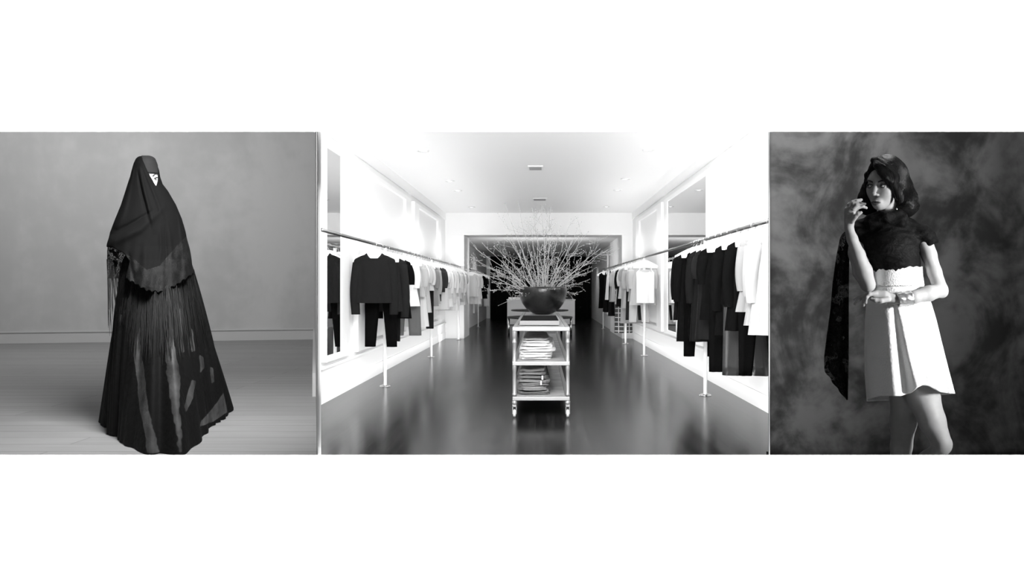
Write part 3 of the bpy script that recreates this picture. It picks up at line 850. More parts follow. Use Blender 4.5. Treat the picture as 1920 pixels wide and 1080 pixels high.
# low table with dark oval tops, counter behind
def oval(cx, cy, rx, ry, z0, z1, n=56):
    return [[(cx+rx*math.cos(2*PI*k/n), cy+ry*math.sin(2*PI*k/n), z) for k in range(n)] for z in (z0, z1)]
tb = thing('low_table', (-.02, 16.2, 0), 'low dark two-tier oval table with steel legs behind the trolley', 'table')
Dt = 16.2
MB().loft(oval(P(1012,0,Dt).x, Dt, .83, .8, .44, .475), cap0=True, cap1=True).build('lower_top', M_TABLETOP, tb, bevel=.004)
MB().loft(oval(P(1012,0,Dt+.5).x, Dt+.55, .75, .7, .60, .63), cap0=True, cap1=True).build('upper_top', M_TABLETOP, tb, bevel=.004)
MB().tube([(0, Dt+.55, .47), (0, Dt+.55, .61)], .12, 20).build('riser', M_TABLETOP, tb, smooth=True)
for sx, sy in ((-1,-1),(1,-1),(-1,1),(1,1)):
    x = .78*sx*(1 if sy < 0 else .72)-.01; y = Dt + (-.15 if sy < 0 else .55)
    MB().tube([(x, y, 0), (x, y, .44)], .028, 12).build('leg', M_CHROME, tb, smooth=True)
ct = thing('counter', (0, 21.2, 0), 'white sales counter at the back in front of the black curtain', 'counter')
Dc = 20.7
x0, x1 = P(951,0,Dc).x, P(1078,0,Dc).x
MB().box(x0, x1, Dc, Dc+.9, .02, .80).build('body', M_COUNTER, ct, bevel=.006)
MB().box(x0-.02, x1+.02, Dc-.02, Dc+.92, .80, .835).build('worktop', M_COUNTER, ct, bevel=.006)
MB().box(x0+.03, x1-.03, Dc+.03, Dc+.87, 0, .02).build('plinth', M_DARKTRIM, ct)
p = P(965, 562, 20.75)
tag(MB().box(p.x-.2, p.x+.2, 20.75, 21.0, .835, .90).build('paper_stack', mat('white_paper_stack', .9, .8), None, bevel=.003), 'pale stack of papers on the left end of the white counter', 'papers')
p = P(1068, 552, 20.9)
tm = thing('card_terminal', (p.x, 20.9, .835), 'small dark device on the right end of the white counter', 'device')
MB().box(p.x-.12, p.x+.12, 20.8, 21.05, .835, .88).build('base', M_DARKTRIM, tm, bevel=.006)
MB().add([(p.x-.1, 20.85, .88), (p.x+.1, 20.85, .88), (p.x+.1, 20.98, 1.05), (p.x-.1, 20.98, 1.05), (p.x-.1, 20.9, .88), (p.x+.1, 20.9, .88), (p.x+.1, 21.02, 1.05), (p.x-.1, 21.02, 1.05)],
   [(0,1,2,3),(7,6,5,4),(0,4,5,1),(1,5,6,2),(2,6,7,3),(3,7,4,0)]).build('screen', M_DARKTRIM, tm, bevel=.004)
# ============================================================ SCULPTING TOOLKIT (signed distance fields -> one continuous mesh)
class Field:
    def __init__(s, lo, hi, h):
        s.lo = np.array(lo, float); s.h = h
        s.n = np.ceil((np.array(hi, float)-s.lo)/h).astype(int)+1
        s.F = np.full(tuple(s.n), 1e3, np.float32)
    def region(s, lo, hi):
        a = np.clip(np.floor((np.array(lo)-s.lo)/s.h).astype(int), 0, s.n-1)
        b = np.clip(np.ceil((np.array(hi)-s.lo)/s.h).astype(int)+1, 0, s.n)
        if np.any(b <= a): return None
        g = [(s.lo[i] + s.h*np.arange(a[i], b[i])).astype(np.float32) for i in range(3)]
        sl = tuple(slice(a[i], b[i]) for i in range(3))
        return sl, g[0][:,None,None], g[1][None,:,None], g[2][None,None,:]
    def put(s, sl, d, k, mode='add'):
        A = s.F[sl]
        if mode == 'sub': d = -d; 
        if k <= 0:
            s.F[sl] = np.minimum(A, d) if mode == 'add' else np.maximum(A, d); return
        h = np.maximum(k-np.abs(A-d), 0)/k
        if mode == 'add': s.F[sl] = np.minimum(A, d) - h*h*k*.25
        else: s.F[sl] = np.maximum(A, d) + h*h*k*.25
    def cone(s, a, b, ra, rb, k=4, mode='add', flat=None):
        a = np.array(a, float); b = np.array(b, float); R = max(ra, rb)+k*1.2+3
        rg = s.region(np.minimum(a, b)-R, np.maximum(a, b)+R)
        if rg is None: return s
        sl, X, Y, Z = rg
        ba = b-a; l2 = float((ba*ba).sum()) + 1e-9
        px, py, pz = X-a[0], Y-a[1], Z-a[2]
        t = np.clip((px*ba[0]+py*ba[1]+pz*ba[2])/l2, 0, 1)
        zz = (pz-t*ba[2])
        if flat: zz = zz/flat
        d = np.sqrt((px-t*ba[0])**2+(py-t*ba[1])**2+zz**2) - (ra+(rb-ra)*t)
        s.put(sl, d.astype(np.float32), k, mode); return s
    def chain(s, pts, k=4, flat=None):
        for (a, b) in zip(pts[:-1], pts[1:]): s.cone(a[:3], b[:3], a[3], b[3], k, 'add', flat)
        return s
    def ell(s, c, r, k=4, R=None, mode='add'):
        c = np.array(c, float); r = np.array(r, float); m = max(r)+k*1.2+3
        rg = s.region(c-m, c+m)
        if rg is None: return s
        sl, X, Y, Z = rg
        x, y, z = X-c[0], Y-c[1], Z-c[2]
        if R is not None:
            x, y, z = (R[0][0]*x+R[0][1]*y+R[0][2]*z, R[1][0]*x+R[1][1]*y+R[1][2]*z, R[2][0]*x+R[2][1]*y+R[2][2]*z)
        k0 = np.sqrt((x/r[0])**2+(y/r[1])**2+(z/r[2])**2); k1 = np.sqrt((x/r[0]**2)**2+(y/r[1]**2)**2+(z/r[2]**2)**2)+1e-6
        s.put(sl, (k0*(k0-1)/k1).astype(np.float32), k, mode); return s
    def fn(s, lo, hi, f, k=0, mode='add'):
        rg = s.region(lo, hi)
        sl, X, Y, Z = rg
        s.put(sl, f(X, Y, Z).astype(np.float32), k, mode); return s
    def mesh(s):
        Fd = s.F; S = Fd < 0
        c = np.zeros(tuple(s.n-1), np.uint8)
        for i in (0, 1):
            for j in (0, 1):
                for k in (0, 1):
                    c += S[i:s.n[0]-1+i, j:s.n[1]-1+j, k:s.n[2]-1+k]
        act = np.argwhere((c > 0) & (c < 8))
        idx = np.full(tuple(s.n-1), -1, np.int32); idx[tuple(act.T)] = np.arange(len(act))
        V = np.zeros((len(act), 3)); W = np.zeros(len(act))
        corners = [(i,j,k) for i in (0,1) for j in (0,1) for k in (0,1)]
        val = {q: Fd[act[:,0]+q[0], act[:,1]+q[1], act[:,2]+q[2]].astype(float) for q in corners}
        for q in corners:
            for ax in range(3):
                if q[ax]: continue
                q2 = list(q); q2[ax] = 1; q2 = tuple(q2)
                a, b = val[q], val[q2]; m = (a < 0) != (b < 0)
                t = np.where(m, a/(a-b+1e-12), 0)
                p = np.array(q, float)[None,:].repeat(len(act), 0); p[:,ax] += t
                V[m] += p[m]; W[m] += 1
        V = (act + V/W[:,None])*s.h + s.lo
        faces = []
        for ax in range(3):
            o1, o2 = [a for a in range(3) if a != ax]
            A = S.take(range(0, s.n[ax]-1), ax); B = S.take(range(1, s.n[ax]), ax)
            sg = A != B
            e = np.argwhere(sg)
            ok = (e[:,o1] > 0) & (e[:,o2] > 0) & (e[:,o1] < s.n[o1]-1) & (e[:,o2] < s.n[o2]-1)
            e = e[ok]
            inside = A[tuple(e.T)]
            def cell(d1, d2):
                q = e.copy(); q[:,o1] += d1; q[:,o2] += d2; return idx[tuple(q.T)]
            quad = np.stack([cell(-1,-1), cell(0,-1), cell(0,0), cell(-1,0)], 1)
            flip = inside if ax != 1 else ~inside
            quad[~flip] = quad[~flip][:,::-1]
            faces.append(quad)
        return V, np.concatenate(faces)

class Fig:
    """pixel/depth drafting frame of a standing figure: x,y in picture pixels, z towards the viewer in pixels"""
    def __init__(s, px0, D, zf):
        s.px0, s.D = px0, D
        s.ppm = F/D; s.zf = zf
        r = np.array([(px0-CX)/F, 1.0]); s.V = r/np.linalg.norm(r); s.R = D*np.linalg.norm(r)
    def w(s, p):
        p = np.atleast_2d(np.array(p, float))
        rx = (p[:,0]-CX)/F; ry = np.ones(len(p)); rz = (CY-p[:,1])/F
        t = (s.R - p[:,2]/s.ppm)/(rx*s.V[0]+ry*s.V[1])
        return np.stack([rx*t, ry*t, CAMZ+rz*t], 1)
def mesh_obj(name, V, faces, mats, parent=None, matidx=None, smooth=True, base=None):
    me = bpy.data.meshes.new(name)
    org = np.array(parent['_w']) if parent is not None else (np.array(base) if base is not None else np.array([V[:,0].mean(), V[:,1].mean(), V[:,2].min()]))
    V = V-org
    me.vertices.add(len(V)); me.vertices.foreach_set('co', V.ravel().astype(np.float32))
    nf = len(faces); k = faces.shape[1]
    me.loops.add(nf*k); me.loops.foreach_set('vertex_index', faces.ravel().astype(np.int32))
    me.polygons.add(nf); me.polygons.foreach_set('loop_start', np.arange(0, nf*k, k, dtype=np.int32))
    me.polygons.foreach_set('loop_total', np.full(nf, k, np.int32))
    for m in mats: me.materials.append(m)
    if matidx is not None: me.polygons.foreach_set('material_index', matidx.astype(np.int32))
    me.polygons.foreach_set('use_smooth', [smooth]*nf)
    me.update(); me.validate()
    o = bpy.data.objects.new(name, me); COL.objects.link(o)
    o['_w'] = tuple(org)
    if parent is not None: o.parent = parent
    else: o.location = org
    return o
def fig_mb(fig, mb, name, m, parent, **kw):
    """map a mesh built in drafting coordinates to the world"""
    V = fig.w(np.array(mb.v)); mb.v = [tuple(v) for v in V]
    return mb.build(name, m, parent, **kw)
# ============================================================ MODEL IN THE WHITE SKIRT
G = Fig(1690, 2.8, 0)
base_w = G.w((1690, 1054, 0))[0]; base_w[2] = 0
M_SKIN = mat('skin_right', .38, .5, spec=.25, noise=(60, .04))
M_LIP = mat('lip_colour', .10, .3)
M_EYEW = mat('eye_white', .75, .15)
M_EYED = mat('eye_dark', .006, .1)
M_LINER = mat('eyeliner', .01, .6)
M_HAIR = mat('black_hair', .004, .7, spec=.15)
M_HAIRS = mat('black_hair_strands', .008, .34, spec=.45)
M_SKIRT = mat('white_matelasse_cloth', .9, .8, spec=.2, bump=('voronoi', 120, .3, .004))
M_BAND = mat('white_band_cloth', .88, .8, spec=.2, bump=('voronoi', 160, .3, .004))
M_TOP = mat('black_jersey', .004, .95, spec=.05)
model = thing('person', tuple(base_w), 'standing woman in black lace top and white skirt, one hand raised beside her chin', 'person')

yaw = math.radians(28); cy_, sy_ = math.cos(yaw), math.sin(yaw)
tilt = math.radians(3)
HC = np.array([1658.5, 343., 6.])
def HP(a, b, c):
    """head frame: a right, b forward, c up -> drafting space"""
    return (HC[0] + a*cy_ - b*sy_, HC[1] - c, HC[2] + a*sy_ + b*cy_)
HR = [[cy_, 0, sy_], [0, -1, 0], [-sy_, 0, cy_]]   # drafting delta -> (a, c, b)
def hell(f, a, b, c, ra, rb, rc, k=4, mode='add'):
    f.ell(HP(a, b, c), (ra, rc, rb), k, HR, mode)

B = Field((1568, 286, -112), (1800, 1062, 92), 1.15)
# head
hell(B, 0, -4, 9, 31, 39, 38, 4)
hell(B, 0, 13, -18, 25, 22, 30, 8)
hell(B, 0, 22, -40, 12, 12, 11, 8)
hell(B, -14, 20, -14, 12, 12, 13, 7); hell(B, 14, 20, -14, 12, 12, 13, 7)
hell(B, 0, 30, 6, 20, 6, 9, 6)                       # brow
for sx in (-1, 1):
    hell(B, sx*14, 38, -4.5, 8.5, 6, 5.5, 5, 'sub')
    hell(B, sx*14, 31.0, -5.0, 6.8, 4.6, 4.8, 1.5)       # lids
# nose
B.cone(HP(0, 34, 0), HP(0, 42.5, -20), 2.8, 4.0, 4)
hell(B, 0, 42.5, -21, 3.6, 3.6, 3.2, 2)
for sx in (-1, 1):
    hell(B, sx*4.6, 38.5, -22.5, 3.1, 3.6, 2.6, 2)
    hell(B, sx*2.6, 41.0, -25.2, 1.2, 1.6, 1.0, 1, 'sub')
# mouth
hell(B, 0, 33, -36, 11, 5, 6, 5)
B.cone(HP(-8.5, 33.5, -36.4), HP(-1.8, 38, -34.6), 1.4, 2.3, 1.5); B.cone(HP(8.5, 33.5, -36.4), HP(1.8, 38, -34.6), 1.4, 2.3, 1.5)
B.cone(HP(-6, 35, -39.3), HP(6, 35, -39.3), 2.0, 2.0, 1.5); hell(B, 0, 36.5, -39.4, 6, 2.6, 2.6, 1.5)
B.cone(HP(-9, 37.6, -36.9), HP(9, 37.6, -36.9), .55, .55, .8, 'sub'); B.cone(HP(-3, 40.4, -36.8), HP(3, 40.4, -36.8), .7, .7, .8, 'sub')
# ear on the visible side (mostly under the hair)
hell(B, 28, -3, -9, 3, 6, 9, 2)
# neck, torso
B.cone((1664, 375, -6), (1672, 425, -10), 19, 21, 8)
B.chain([(1672, 430, -8, 26), (1672, 470, -2, 38), (1682, 520, 0, 36), (1690, 590, -4, 44), (1700, 660, -10, 46), (1704, 700, -14, 44)], 14, flat=.86)
B.cone((1612, 437, -6), (1728, 440, -4), 18, 17, 12)
# her left arm (picture right)
B.chain([(1731, 447, -4, 17), (1742, 478, 0, 14.5), (1752, 510, 4, 13.6), (1763, 541, 10, 13.4)], 5)
B.chain([(1765, 544, 12, 12.6), (1742, 550, 34, 14.2), (1715, 557, 50, 11.6), (1690, 562, 60, 8.8)], 5)
B.ell((1767, 549, 9), (10, 9, 9), 6)
# left hand: flat wrist, back of the hand, drooping fingers
B.chain([(1690, 562, 60, 8.8), (1676, 561, 63, 8.6), (1658, 555, 66, 9.2), (1644, 552, 66, 8.6)], 4, flat=.8)
B.cone((1658, 556, 66), (1639, 553, 70), 8.2, 6.5, 4)
B.chain([(1642, 551, 72, 4.6), (1630, 551.5, 76, 4.2), (1625, 557, 77, 3.7), (1623.5, 567, 76, 3.1)], 1.6)      # index
B.chain([(1641, 553, 68, 4.6), (1627, 553, 71, 4.3), (1620, 560, 71, 3.8), (1619, 572, 69, 3.1)], 1.6)          # middle
B.chain([(1640, 554, 63, 4.5), (1622, 554, 65, 4.1), (1612, 560, 64, 3.7), (1603, 569.5, 61, 2.9)], 1.6)         # ring
B.chain([(1640, 556, 58, 4.2), (1622, 556, 56, 3.6), (1610, 557, 53, 3.2), (1602, 561, 50, 2.6)], 1.6)          # little
B.chain([(1665, 561, 72, 5.4), (1652, 564, 78, 4.8), (1641, 563, 79, 4.2), (1634, 561, 78, 3.4)], 2)            # thumb
# her right arm (picture left), raised
B.chain([(1606, 440, -4, 17), (1607, 475, 8, 16), (1614, 510, 22, 14.5), (1625, 534, 34, 12.5)], 6)
B.chain([(1629, 533, 38, 13), (1620, 508, 48, 15.6), (1609, 478, 56, 13.2), (1598, 448, 62, 10.0), (1592, 428, 64, 8.4)], 5)
B.ell((1629, 536, 38), (10, 10, 10), 6)
# right hand
B.chain([(1592, 428, 64, 8.4), (1593, 418, 65, 8.2), (1595, 404, 66, 8.8), (1596.5, 392, 66, 8.4)], 4, flat=.75)
B.cone((1589, 414, 62), (1588.5, 393, 62), 6.5, 5.8, 4)
B.chain([(1600, 392, 70, 4.5), (1606, 384, 72, 4.1), (1614, 381.5, 71, 3.4), (1621.5, 382.5, 69, 2.7)], 1.4)     # index
B.chain([(1596, 390, 67, 4.6), (1600, 382, 70, 4.2), (1607, 377, 69, 3.5), (1615, 374.5, 67, 2.7)], 1.4)         # middle... highest
B.chain([(1601, 395, 65, 4.3), (1608, 389, 66, 3.9), (1617, 387, 65, 3.3), (1624.5, 389.8, 63, 2.6)], 1.4)      # ring
B.chain([(1592, 391, 62, 4.3), (1592, 384, 64, 3.9), (1598, 379, 64, 3.2), (1606, 375.5, 62, 2.5)], 1.4)       # little
B.chain([(1598, 414, 72, 5.2), (1604, 406, 77, 4.5), (1609, 401, 79, 3.9), (1614.5, 398.6, 79, 3.0)], 2)        # thumb
# legs
B.chain([(1702, 690, -12, 34), (1700, 740, -14, 31), (1694, 790, -16, 25), (1690, 838, -18, 20), (1688, 862, -18, 18), (1686, 905, -24, 20), (1688, 960, -24, 15), (1690, 1020, -22, 9.5), (1690, 1036, -22, 10)], 8)
B.chain([(1722, 690, 6, 36), (1730, 740, 20, 32), (1748, 790, 32, 25), (1766, 830, 38, 18.5)], 8)
B.ell((1770, 836, 40), (15.5, 15, 15), 7)
B.chain([(1764, 840, 36, 16), (1740, 864, 12, 19), (1716, 905, -20, 18), (1700, 960, -50, 12), (1692, 1000, -66, 9), (1690, 1012, -68, 9.5)], 8)
# feet
B.chain([(1690, 1038, -26, 10), (1684, 1043, -4, 9), (1678, 1047, 22, 7), (1675, 1048, 34, 5)], 5)
B.chain([(1690, 1014, -68, 9), (1687, 1030, -56, 8), (1684, 1046, -46, 7), (1682, 1048, -36, 5)], 5)
V, Fc = B.mesh()
cen = V[Fc].mean(1)
# lip region gets the lip colour
d = cen - HC
A = d[:,0]*cy_ + d[:,2]*sy_; Bf = -d[:,0]*sy_ + d[:,2]*cy_; Cc = -d[:,1]
body = mesh_obj('body', G.w(V), Fc, [M_SKIN], model)
d = V - HC
A = d[:,0]*cy_ + d[:,2]*sy_; Bf = -d[:,0]*sy_ + d[:,2]*cy_; Cc = -d[:,1]
sst = lambda x: np.clip(x, 0, 1)**2*(3-2*np.clip(x, 0, 1))
top_e = -36.6+2.9*(1-(np.abs(A)/10.8)**2)-.7*np.exp(-(A/1.6)**2); bot_e = -37.0-5.2*(1-(A/10.2)**2)
msk = sst((top_e-Cc)/1.0+.5)*sst((Cc-bot_e)/1.0+.5)*(Bf > 30)*(np.abs(A) < 10.6)
up_ = sst((Cc+37.4)/1.2+.5)
at = body.data.attributes.new('lip_paint', 'FLOAT', 'POINT'); at.data.foreach_set('value', (msk*(.72+.28*up_)).astype(np.float32))
nt = M_SKIN.node_tree; bs = nt.nodes['Principled BSDF']
an_ = nt.nodes.new('ShaderNodeAttribute'); an_.attribute_name = 'lip_paint'
mx = nt.nodes.new('ShaderNodeMix'); mx.data_type = 'RGBA'; mx.inputs['B'].default_value = (.035, .035, .035, 1)
src = bs.inputs['Base Color'].links[0].from_socket
nt.links.new(src, mx.inputs['A']); nt.links.new(an_.outputs['Fac'], mx.inputs['Factor']); nt.links.new(mx.outputs['Result'], bs.inputs['Base Color'])

# eyes: white ball, dark iris, liner and brow
def hl(pts): return [HP(*p) for p in pts]
for sx in (-1, 1):
    ec = HP(sx*14, 31.2, -5.2)
    m = MB().ell(ec, (4.9, 4.2, 4.9), 20, 14)
    eye = fig_mb(G, m, 'eyeball', M_EYEW, model, smooth=True)
    g = HP(sx*14-1.6, 35.0, -4.8)
    m = MB().ell(g, (2.1, 2.2, 1.6), 14, 10); fig_mb(G, m, 'iris', M_EYED, model, smooth=True)
    m = MB().tube(hl([(sx*14-6.4, 33.6, -6.2), (sx*14-4, 36.0, -3.4), (sx*14, 36.9, -2.2), (sx*14+4.2, 35.6, -3.0), (sx*14+6.6, 33.4, -4.0), (sx*14+(9.5 if sx > 0 else 7), 31.0, -2.6)]), [.5, 1.0, 1.25, 1.3, 1.0, .3], 6)
    fig_mb(G, m, 'eyeliner', M_LINER, model, smooth=True)
    m = MB().tube(hl([(sx*14-5.6, 34.0, -6.6), (sx*14-2.5, 35.4, -8.6), (sx*14+2, 35.2, -9.0), (sx*14+6.0, 33.0, -5.6)]), [.4, .6, .75, .5], 6)
    fig_mb(G, m, 'lower_lash_line', M_LINER, model, smooth=True)
    m = MB().tube(hl([(sx*14-sx*8.5, 36.0, 1.6), (sx*14-sx*2, 36.2, 4.2), (sx*14+sx*4, 34.0, 5.0), (sx*14+sx*9.5, 29.6, 2.6)]), [1.1, 1.35, 1.1, .4], 6, flat=.8)
    fig_mb(G, m, 'eyebrow', M_LINER, model, smooth=True)

# hair: a solid mass with strands lying over it
H = Field((1605, 282, -60), (1730, 418, 60), 1.0)
hell(H, 1, -8, 14, 35, 41, 39, 4)
# hair falling on the picture-right side, curling under at the bottom
H.chain([(1684, 325, -6, 18), (1694, 350, -8, 16), (1699, 372, -6, 17), (1700, 388, -4, 18)], 8)
H.ell((1703, 384, -4), (19, 19, 22), 6)
H.ell((1692, 392, 2), (15, 11, 15), 6)
H.cone((1698, 404, -6), (1716, 388, -8), 7, 8, 5)
# hair behind the face on the picture-left side
H.chain([(1634, 345, -22, 12), (1628, 370, -20, 12), (1630, 388, -18, 13)], 8)
# sweep of fringe across the forehead
H.cone(HP(10, 26, 32), HP(30, 20, 6), 9, 9, 6)
H.cone(HP(-4, 28, 34), HP(-26, 22, 14), 5, 4, 5)
H.cone(HP(31, 16, 6), HP(34, 8, -24), 7, 7, 6)
H.cone(HP(-26, 22, 16), HP(-32, 14, -6), 4, 3.5, 4)
H.chain([(*HP(2, 24, 42), 8), (*HP(18, 28, 30), 8), (*HP(31, 18, 10), 9)], 5)
H.chain([(1626, 352, -22, 10), (1619, 372, -20, 10), (1622, 390, -16, 11), (1634, 396, -14, 10)], 6)
H.ell((1706, 372, -6), (15, 18, 18), 6)
# keep the face free
hell(H, -3, 42, -20, 26.5, 28, 35, 3, 'sub')
H.chain([(*HP(-8, 27, 42), 6), (*HP(3, 33, 33), 6.5), (*HP(12, 35, 22), 6.5), (*HP(21, 32, 12), 7), (*HP(29, 24, 2), 7), (*HP(33, 14, -14), 7), (*HP(34, 6, -30), 8)], 5)
H.chain([(*HP(16, 35, 14), 4), (*HP(24, 30, 6), 5), (*HP(31, 20, -6), 6)], 4)
Vh, Fh = H.mesh()
Vh = Vh + 0
hair = mesh_obj('hair', G.w(Vh), Fh, [M_HAIR], model)
# strands
st = MB(); r_ = random.Random(5)
sl_, Xh, Yh, Zh = H.region((1605, 282, -60), (1730, 418, 60))
def fval(p):
    i = [int(round((p[q]-H.lo[q])/H.h)) for q in range(3)]
    if any(i[q] < 1 or i[q] >= H.n[q]-1 for q in range(3)): return 99, None
    v = H.F[tuple(i)]
    g = np.array([H.F[i[0]+1,i[1],i[2]]-H.F[i[0]-1,i[1],i[2]], H.F[i[0],i[1]+1,i[2]]-H.F[i[0],i[1]-1,i[2]], H.F[i[0],i[1],i[2]+1]-H.F[i[0],i[1],i[2]-1]])
    n = np.linalg.norm(g)
    return float(v), g/n if n > 1e-6 else np.array([0,0,1.])
part_pt = np.array(HP(-6, 18, 50))
for q in range(1500):
    # start near the parting line, slide down the surface
    t = r_.random()
    p = np.array(HP(lerp(-8, 4, r_.random()), lerp(30, -34, t), 46)) + np.array([r_.uniform(-6, 6), 0, r_.uniform(-4, 4)])
    side = 1 if r_.random() < .78 else -1
    if q > 700:
        p = np.array([r_.uniform(1660, 1712), r_.uniform(296, 376), r_.uniform(0, 34)])
    if q > 1250:
        side = 1; p = np.array(HP(lerp(-8, 6, r_.random()), 44, lerp(28, 44, r_.random())))
    pts = []
    L_ = r_.uniform(55, 150) if q <= 700 else r_.uniform(25, 80)
    ph = r_.random()*6; vel = np.array([side*1.0, .15, 0])
    stepn = int(L_/3.2)
    for s_ in range(stepn):
        v, g = fval(p)
        if g is None: break
        p = p - g*(v-.35)
        pts.append(p.copy())
        yy = p[1]
        dirn = np.array([side*max(.05, 1.1-(yy-295)/42), .55+(yy-295)/60, .12*math.sin(yy*.1+ph)])
        if yy > 372: dirn = np.array([-.9*side*(yy-366)/16+.2, 1.0-(yy-372)/26, .35])
        dirn = dirn + np.array([math.sin(yy*.16+ph*.25)*.5, 0, math.cos(yy*.11+ph*.3)*.25])
        vel = .55*vel + .45*dirn
        tdir = vel - g*float(vel@g); n = np.linalg.norm(tdir)
        if n < 1e-3: break
        p = p + tdir/n*3.2
    if len(pts) > 4:
        rr = r_.uniform(.22, .5)
        st.tube(pts, [rr*(.35+.65*math.sin(PI*(i+.6)/(len(pts)+.2))) for i in range(len(pts))], 4)
fig_mb(G, st, 'hair_strands', M_HAIRS, None if False else hair, smooth=True)

# earring glint under the hair
m = MB().ell((1681.5, 392, 26), (1.6, 2.6, 1.6), 12, 8); fig_mb(G, m, 'earring', M_CHROME, model, smooth=True)

# black lace top with high scarf neck and cap sleeves
T = Field((1572, 388, -80), (1772, 522, 80), 1.3)
T.chain([(1668, 430, -4, 34), (1675, 470, 2, 46), (1685, 515, 2, 44)], 14, flat=.9)
T.ell((1665, 458, 14), (44, 30, 34), 14)
T.cone((1613, 437, -2), (1733, 440, -2), 23, 19, 12)
T.cone((1733, 441, -2), (1744, 452, 0), 16.5, 15.5, 6)
T.cone((1606, 438, -4), (1602, 452, 0), 20, 17, 6)
T.ell((1664, 420, -6), (54, 20, 34), 12)
T.ell((1662, 409, -2), (37, 13, 33), 7)
T.cone((1630, 412, 16), (1694, 408, 18), 9, 9, 6)
T.cone((1632, 420, 22), (1690, 418, 26), 8, 8, 6)
T.fn((1572, 388, -80), (1772, 522, 80), lambda X, Y, Z: -(Y - (506 + 2.2*np.sin(X*.33) + 1.5*np.sin(X*.7+1) - (X-1690)*.02 )) + 0*Z, 0, 'sub')
# sleeve hem cut across the arm
T.fn((1738, 440, -80), (1772, 522, 80), lambda X, Y, Z: -((Y-461) + (X-1744)*.45 + 0*Z), 1.5, 'sub')
T.chain([(1634, 408, 22, 8), (1662, 407, 28, 9), (1684, 401, 18, 9), (1692, 400, 2, 9)], 5)
T.ell((1654, 380, 14), (27, 17.5, 28), 2, mode='sub')
rgT = T.region((1572, 388, -80), (1772, 522, 80))
_, X, Y, Z = rgT
T.F += (.9*np.sin(X*.22+Y*.35+np.sin(Z*.2)*2) + .7*np.sin(Y*.5-X*.13+1)).astype(np.float32)*.45
# scalloped lace edge over the shoulders
Vt, Ft = T.mesh()
def lace_material(name, tone_hi, tone_lo, scale, see=None):
    m = bpy.data.materials.new(name); m.use_nodes = True
    nt = m.node_tree; N = nt.nodes; L = nt.links; b = N['Principled BSDF']
    b.inputs['Roughness'].default_value = .75; b.inputs['Specular IOR Level'].default_value = .15
    tc = N.new('ShaderNodeTexCoord')
    nz = N.new('ShaderNodeTexNoise'); nz.inputs['Scale'].default_value = scale*.35; nz.inputs['Detail'].default_value = 3
    L.new(tc.outputs['Object'], nz.inputs['Vector'])
    vo = N.new('ShaderNodeTexVoronoi'); vo.inputs['Scale'].default_value = scale; vo.feature = 'DISTANCE_TO_EDGE'
    ad = N.new('ShaderNodeVectorMath'); ad.operation = 'MULTIPLY_ADD'; ad.inputs[1].default_value = (.12, .12, .12)
    L.new(nz.outputs['Color'], ad.inputs[0]); L.new(tc.outputs['Object'], ad.inputs[2]); L.new(ad.outputs[0], vo.inputs['Vector'])
    mr = N.new('ShaderNodeMapRange'); mr.inputs[1].default_value = .02; mr.inputs[2].default_value = .12
    mr.inputs[3].default_value = tone_lo; mr.inputs[4].default_value = tone_hi
    L.new(vo.outputs['Distance'], mr.inputs[0])
    ml = N.new('ShaderNodeMath'); ml.operation = 'MULTIPLY'; L.new(mr.outputs[0], ml.inputs[0])
    st_ = N.new('ShaderNodeMapRange'); st_.inputs[1].default_value = .42; st_.inputs[2].default_value = .62; st_.inputs[3].default_value = .25; st_.inputs[4].default_value = 1
    L.new(nz.outputs[0], st_.inputs[0]); L.new(st_.outputs[0], ml.inputs[1])
    L.new(ml.outputs[0], b.inputs['Base Color'])
    bn = N.new('ShaderNodeBump'); bn.inputs['Strength'].default_value = .6; bn.inputs['Distance'].default_value = .004
    L.new(vo.outputs['Distance'], bn.inputs['Height']); L.new(bn.outputs[0], b.inputs['Normal'])
    if see:
        fine = N.new('ShaderNodeTexVoronoi'); fine.inputs['Scale'].default_value = see[0]; fine.feature = 'DISTANCE_TO_EDGE'
        L.new(tc.outputs['Object'], fine.inputs['Vector'])
        sep = N.new('ShaderNodeSeparateXYZ'); L.new(tc.outputs['Object'], sep.inputs[0])
        hz = N.new('ShaderNodeMapRange'); hz.inputs[1].default_value = see[1]; hz.inputs[2].default_value = see[2]
        hz.inputs[3].default_value = see[3]; hz.inputs[4].default_value = see[4]
        L.new(sep.outputs['Z'], hz.inputs[0])
        s1 = N.new('ShaderNodeMath'); s1.operation = 'LESS_THAN'; L.new(st_.outputs[0], s1.inputs[0]); L.new(hz.outputs[0], s1.inputs[1])
        s2 = N.new('ShaderNodeMath'); s2.operation = 'GREATER_THAN'; L.new(fine.outputs['Distance'], s2.inputs[0]); s2.inputs[1].default_value = .09
        s3 = N.new('ShaderNodeMath'); s3.operation = 'MULTIPLY'; L.new(s1.outputs[0], s3.inputs[0]); L.new(s2.outputs[0], s3.inputs[1])
        s4 = N.new('ShaderNodeMath'); s4.operation = 'SUBTRACT'; s4.inputs[0].default_value = 1
        s5 = N.new('ShaderNodeMath'); s5.operation = 'MULTIPLY'; s5.inputs[1].default_value = .6; L.new(s3.outputs[0], s5.inputs[0]); L.new(s5.outputs[0], s4.inputs[1])
        L.new(s4.outputs[0], b.inputs['Alpha'])
    return m
M_LACE = lace_material('black_lace', .007, .001, 46)
M_LACEDRAPE = lace_material('black_lace_see_through', .02, .002, 60, see=(190, .0, .75, .95, .34))
top = mesh_obj('lace_top', G.w(Vt), Ft, [M_LACE], model)
top['label'] = 'black floral lace top with high wrapped neck'

